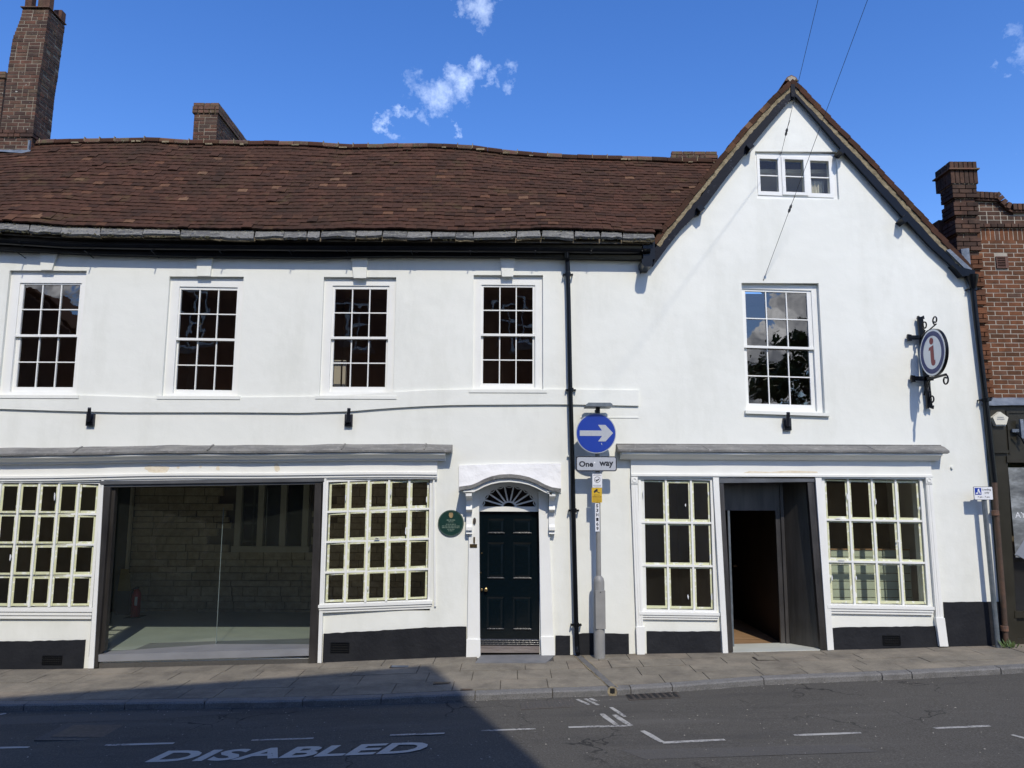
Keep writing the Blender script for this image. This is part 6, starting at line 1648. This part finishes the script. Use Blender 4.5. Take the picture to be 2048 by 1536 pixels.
# overhead wires
def wire(label,A,ins,top,ratio):
    P0=W(*A,YF); best=None
    # direction (a,-1,b): passes the top pixel's sight line and its shadow runs down the wall with the given slope
    r=ray(*top)
    for k in range(5,240):
        Yq=12-k*.05
        Q=Vector((r.x/r.y*Yq,Yq,H+r.z/r.y*Yq)); d=(Q-P0)/(12-Yq)
        da=d.x+SUND.x/SUND.y; db=d.z+SUND.z/SUND.y
        e=abs(da/db-ratio) if abs(db)>1e-3 else 9
        if best is None or e<best[0]: best=(e,d,Yq)
    d=best[1]; Q=P0+d*22
    n=30; pts=[P0.lerp(Q,i/n) for i in range(n+1)]
    t_=thing('overhead_wire',label,'wire',P0,'overhead wires running to the gabled house')
    MB().tube(pts,.0036,6).build('cable',M_CABLE,t_)
    # insulator where the pixel says
    bi=min(range(400),key=lambda i:(lambda q:(q[0]-ins[0])**2+(q[1]-ins[1])**2)(proj(P0.lerp(Q,i/1600))))
    c=P0.lerp(Q,bi/1600); dn=d.normalized()
    MB().tube([c-dn*.07,c-dn*.05,c-dn*.015,c,c+dn*.015,c+dn*.05,c+dn*.07],[.004,.018,.021,.011,.021,.017,.004],8).build('insulator',M_INSUL,t_)
    MB().tube([c+dn*.05,c+dn*.02+Vector((.0,-.02,.02)),c+dn*.15+Vector((.025,0,.05))],.004,5).build('cable_tail',M_CABLE,t_)
    MB().tube([P0,P0+Vector((0,.03,0))],.012,8).build('wall_hook',M_INSUL,t_)
wire('left of two thin overhead wires, fixed to the gable above the attic window',(1563,305),(1583,266),(1636,0),.727)
wire('right of two thin overhead wires, fixed above the large gable window',(1527,560),(1598,425),(1735,0),.585)
# weeds at the foot of the corner pipe
wd_=MB(); rw=random.Random(4); q=G(2018,1296)
for i in range(46):
    a=rw.uniform(0,6.28); l=rw.uniform(.03,.13); b=Vector((q.x+rw.gauss(0,.07),q.y+.02+rw.gauss(0,.03),zg(q.x))); t=b+Vector((math.cos(a)*l*.6,math.sin(a)*l*.4,l)); s_=Vector((.012,.004,0)); mid=b.lerp(t,.55)
    wd_.add([b,mid-s_,t,mid+s_],[(0,1,2,3)])
o=wd_.build('weeds',M_LEAF,None,kind='stuff'); tag(o,'small green weeds at the foot of the corner drainpipe','weeds')

# ================================================================== ACROSS THE STREET (shade on the road, reflections in the glass)
def house_across(name,label,x0,x1,y0,y1,h0,h1,mat,wins,gable=False,rise=2.5):
    t_=thing(name,label,'building',((x0+x1)/2,(y0+y1)/2,-.2)); zb0=-.6
    if gable:
        xm=(x0+x1)/2
        MB().prism([(x0,y0,zb0),(x1,y0,zb0),(x1,y0,h0),(xm,y0,h0+rise),(x0,y0,h0)],(0,y1-y0,0)).build('wall',mat,t_)
        for s in (0,1):
            a=Vector((xm,y0+.3,h0+rise+.1)); b=Vector(((x0-.3) if s==0 else (x1+.3),y0+.3,h0-.2))
            MB().strip([a,b],[a+Vector((0,y1-y0-.6,0)),b+Vector((0,y1-y0-.6,0))],(0,0,.08)).build('roof_slope',M_TILE,t_)
    else:
        MB().prism([(x0,y0,zb0),(x1,y0,zb0),(x1,y0,h1),(x0,y0,h0)],(0,y1-y0,0)).build('wall',mat,t_)
        MB().prism([(x0-.05,y0+.1,h0-.001),(x1+.05,y0+.1,h1-.001),(x1+.05,y0+.1,h1+.18),(x0-.05,y0+.1,h0+.18)],(0,-.5,0)).build('parapet_coping',M_SLAB,t_)
    for (cx_,cz_,w_,h_) in wins:
        m=MB(); frame(m,cx_-w_/2,cx_+w_/2,cz_-h_/2,cz_+h_/2,.07,y0-.01,y0+.05); m.box(cx_-w_/2,cx_+w_/2,y0,y0+.04,cz_-.03,cz_+.03); m.box(cx_-.02,cx_+.02,y0,y0+.04,cz_-h_/2,cz_+h_/2)
        f_=m.build('window',M_JOIN,t_); MB().box(cx_-w_/2+.05,cx_+w_/2-.05,y0-.005,y0+.012,cz_-h_/2+.05,cz_+h_/2-.05).build('pane',M_HOLE,f_)
# reference corner for the shade on the road
yb0=-1.9
def caster(px,py,dz=0):
    k=G(px,py,dz); t=(k.y-yb0)/(SUND.y/-SUND.z); return Vector((k.x+t*SUND.x/SUND.z,yb0,k.z+t))
ca_=caster(1060,1510,-KH); cb_=caster(860,1330); cc_=caster(100,1388); dsl=(cb_.z-cc_.z)/(cb_.x-cc_.x); xw0=-12.5
bt_=thing('brick_terrace','tall brown brick terrace across the street, mirrored in the upstairs panes','building',((xw0+ca_.x)/2,-5,-.2))
MB().prism([(xw0,yb0,-.6),(ca_.x+.12,yb0,-.6),(ca_.x+.12,yb0,ca_.z-1),(ca_.x,yb0,ca_.z),(cb_.x,yb0,cb_.z),(xw0,yb0,cb_.z-dsl*(cb_.x-xw0))],(0,-7,0)).build('wall',M_BRICKOLD,bt_)
for x in (-11,-8.2,-5.4,-2.6,.2):
    for z in (4.6,8.2):
        m=MB(); frame(m,x-.55,x+.55,z-.85,z+.85,.07,yb0-.01,yb0+.05); m.box(x-.48,x+.48,yb0,yb0+.04,z-.03,z+.03); m.box(x-.02,x+.02,yb0,yb0+.04,z-.78,z+.78)
        f_=m.build('window',M_JOIN,bt_); MB().box(x-.5,x+.5,yb0-.005,yb0+.012,z-.8,z+.8).build('pane',M_HOLE,f_)
        MB().box(x-.65,x+.65,yb0,yb0+.09,z-1.0,z-.88).build('sill',M_SLAB,f_)
xc=ca_.x
house_across('gabled_brick_house','gabled brick house across the street, mirrored in the leftmost upstairs window',-20.5,-13.4,-9,-1.9,6.6,6.6,M_BRICKOLD,[(-17.5,4.4,1.1,1.5),(-15.5,4.4,1.1,1.5)],True,2.7)
house_across('low_white_shop','low pale shop across the street to the right',xc+1.5,xc+5.5,-9,-2.2,3.4,3.4,M_WHITE,[(xc+3.5,1.5,2.4,1.6)])
house_across('added_cottage_row','unseen low brick cottage row across the street, added to darken reflections in the right-hand shop window',9.0,34,-20,-14,5.0,4.6,M_BRICKOLD,[(x,2.2,1.0,1.3) for x in (11,14,17,20,23,26)])  # row added so the panes stop mirroring sunlit earth
def tree(x,y,z,h,r,label,seed):
    rn=random.Random(seed); t_=thing('broadleaf_tree',label,'tree',(x,y,z))
    m=MB(); m.tube([(x,y,z),(x+.05,y,z+h*.25),(x-.05,y+.05,z+h*.5),(x,y,z+h*.8)],[.28,.2,.13,.04],8)
    for i in range(9):
        a=rn.uniform(0,6.28); b=z+h*rn.uniform(.3,.6); m.tube([(x,y,b),(x+math.cos(a)*r*.4,y+math.sin(a)*r*.4,b+h*.15),(x+math.cos(a)*r*.75,y+math.sin(a)*r*.75,b+h*.25)],[.09,.06,.02],6)
    m.build('trunk',M_BARK,t_)
    cl=[]
    for i in range(80):
        a=rn.uniform(0,6.28); u=rn.random()**.5; zz=rn.uniform(-.5,.55); k=math.sqrt(max(.05,1-(zz/.6)**2)); cl.append(Vector((x+math.cos(a)*r*u*k,y+math.sin(a)*r*u*k,z+h*.66+zz*h*.62)))
    m=MB()
    for c in cl:
        s=rn.uniform(.35,.8)
        for i in range(190):
            p=c+Vector((rn.gauss(0,s*.5),rn.gauss(0,s*.5),rn.gauss(0,s*.4))); l=rn.uniform(.10,.19)
            n_=Vector((rn.gauss(0,1),rn.gauss(0,1),rn.gauss(0,1))).normalized(); a_=n_.orthogonal().normalized(); b_=n_.cross(a_)
            m.add([p-a_*l,p-b_*l*.5,p+a_*l,p+b_*l*.5],[(0,1,2,3)])
    m.build('crown',M_LEAF,t_)
tree(14.1,-9.5,-.3,10.0,3.5,'leafy tree across the street, mirrored low in the large gable window',3)
tree(18.5,-8.0,-.3,10.2,3.4,'leafy tree further right across the street, mirrored at the right of the large gable window',5)

# ================================================================== SMALL WEAR
# paint smears left on the taped panes
rs_=random.Random(33)
for win,g_,nc,nr,Y_,n in ((swR,gR,5,4,YF-.04,9),(swL,gL,9,4,YF-.08,9),(w1,g1_,3,3,YF-.02,7),(w2,g2_,4,3,YF-.02,8)):
    for i in range(n):
        c_=rs_.randrange(nc);r_=rs_.randrange(nr); w_=(g_[1]-g_[0])/nc;h_=(g_[3]-g_[2])/nr
        side=rs_.choice([0,1,2]); x=g_[0]+w_*c_+(w_*.5 if side==2 else (.034 if side==0 else w_-.034)); z=g_[2]+h_*r_+(rs_.uniform(.2,.8)*h_ if side<2 else .032)
        l=rs_.uniform(.02,.06); P=[]
        for k_ in range(9):
            a=2*math.pi*k_/9; rr_=rs_.uniform(.6,1.2); P.append((x+math.cos(a)*rr_*(.010 if side<2 else l),Y_-.004-.006,z+math.sin(a)*rr_*(l if side<2 else .010)))
        MB().prism(P,(0,.012,0)).build('paint_smear',M_SWHITE,win)
# moss and lichen clumps along the slates and ridge
mm=MB(); rm=random.Random(12)
def clump(p,r):
    n=6; top=p+Vector((0,-r*.4,r*.7)); v=[p+Vector((math.cos(2*math.pi*i/n)*r*rm.uniform(.7,1.4),math.sin(2*math.pi*i/n)*r*.7,rm.uniform(-.2,.2)*r)) for i in range(n)]+[top]
    mm.add(v,[(i,(i+1)%n,n) for i in range(n)])
for i in range(260):
    px=rm.choice([rm.uniform(-20,420),rm.uniform(-20,1320)]); t0=px2([(-300,446),(0,447),(130,455),(300,459),(520,463.5),(700,462),(900,464.5),(1100,462),(1280,467),(1330,468)],px)
    clump(W(px,t0+rm.choice([12,14,16,0]),YE-.04),rm.uniform(.008,.024))
for i in range(120):
    x=rm.uniform(XL,XR-.3); p=roofpt(x,rm.uniform(.90,.99)); clump(p+Vector((0,-.03,.04)),rm.uniform(.008,.018))
mm.build('moss',M_MOSS,roof,kind='stuff')
# grit and scraps on the ground
gm=MB(); rg=random.Random(77)
for i in range(420):
    px=rg.uniform(0,2048); 
    if rg.random()<.5: q=G(px,rg.uniform(1400,1530),-KH); z=-KH+.005
    else:
        x=G(px,1380).x; q=Vector((x,ky(x)-rg.random()**2*.25 if rg.random()<.6 else rg.uniform(ky(x)+.2,11.9),0)); z=-KH+.005 if q.y<ky(x) else .004
    if q.y>ky(q.x)-.0 and z<0: continue
    r=rg.uniform(.004,.013); a=rg.uniform(0,3); c=Vector((q.x,q.y,zg(q.x)+z)); u=Vector((math.cos(a),math.sin(a),0))*r; w_=Vector((-math.sin(a),math.cos(a),0))*r*rg.uniform(.4,1)
    gm.add([c-u,c-w_,c+u,c+w_,c+Vector((0,0,r*.5))],[(0,1,4),(1,2,4),(2,3,4),(3,0,4)])
o=gm.build('grit',M_GRIT,None,kind='stuff'); tag(o,'pale grit and scraps scattered over road and pavement','grit')
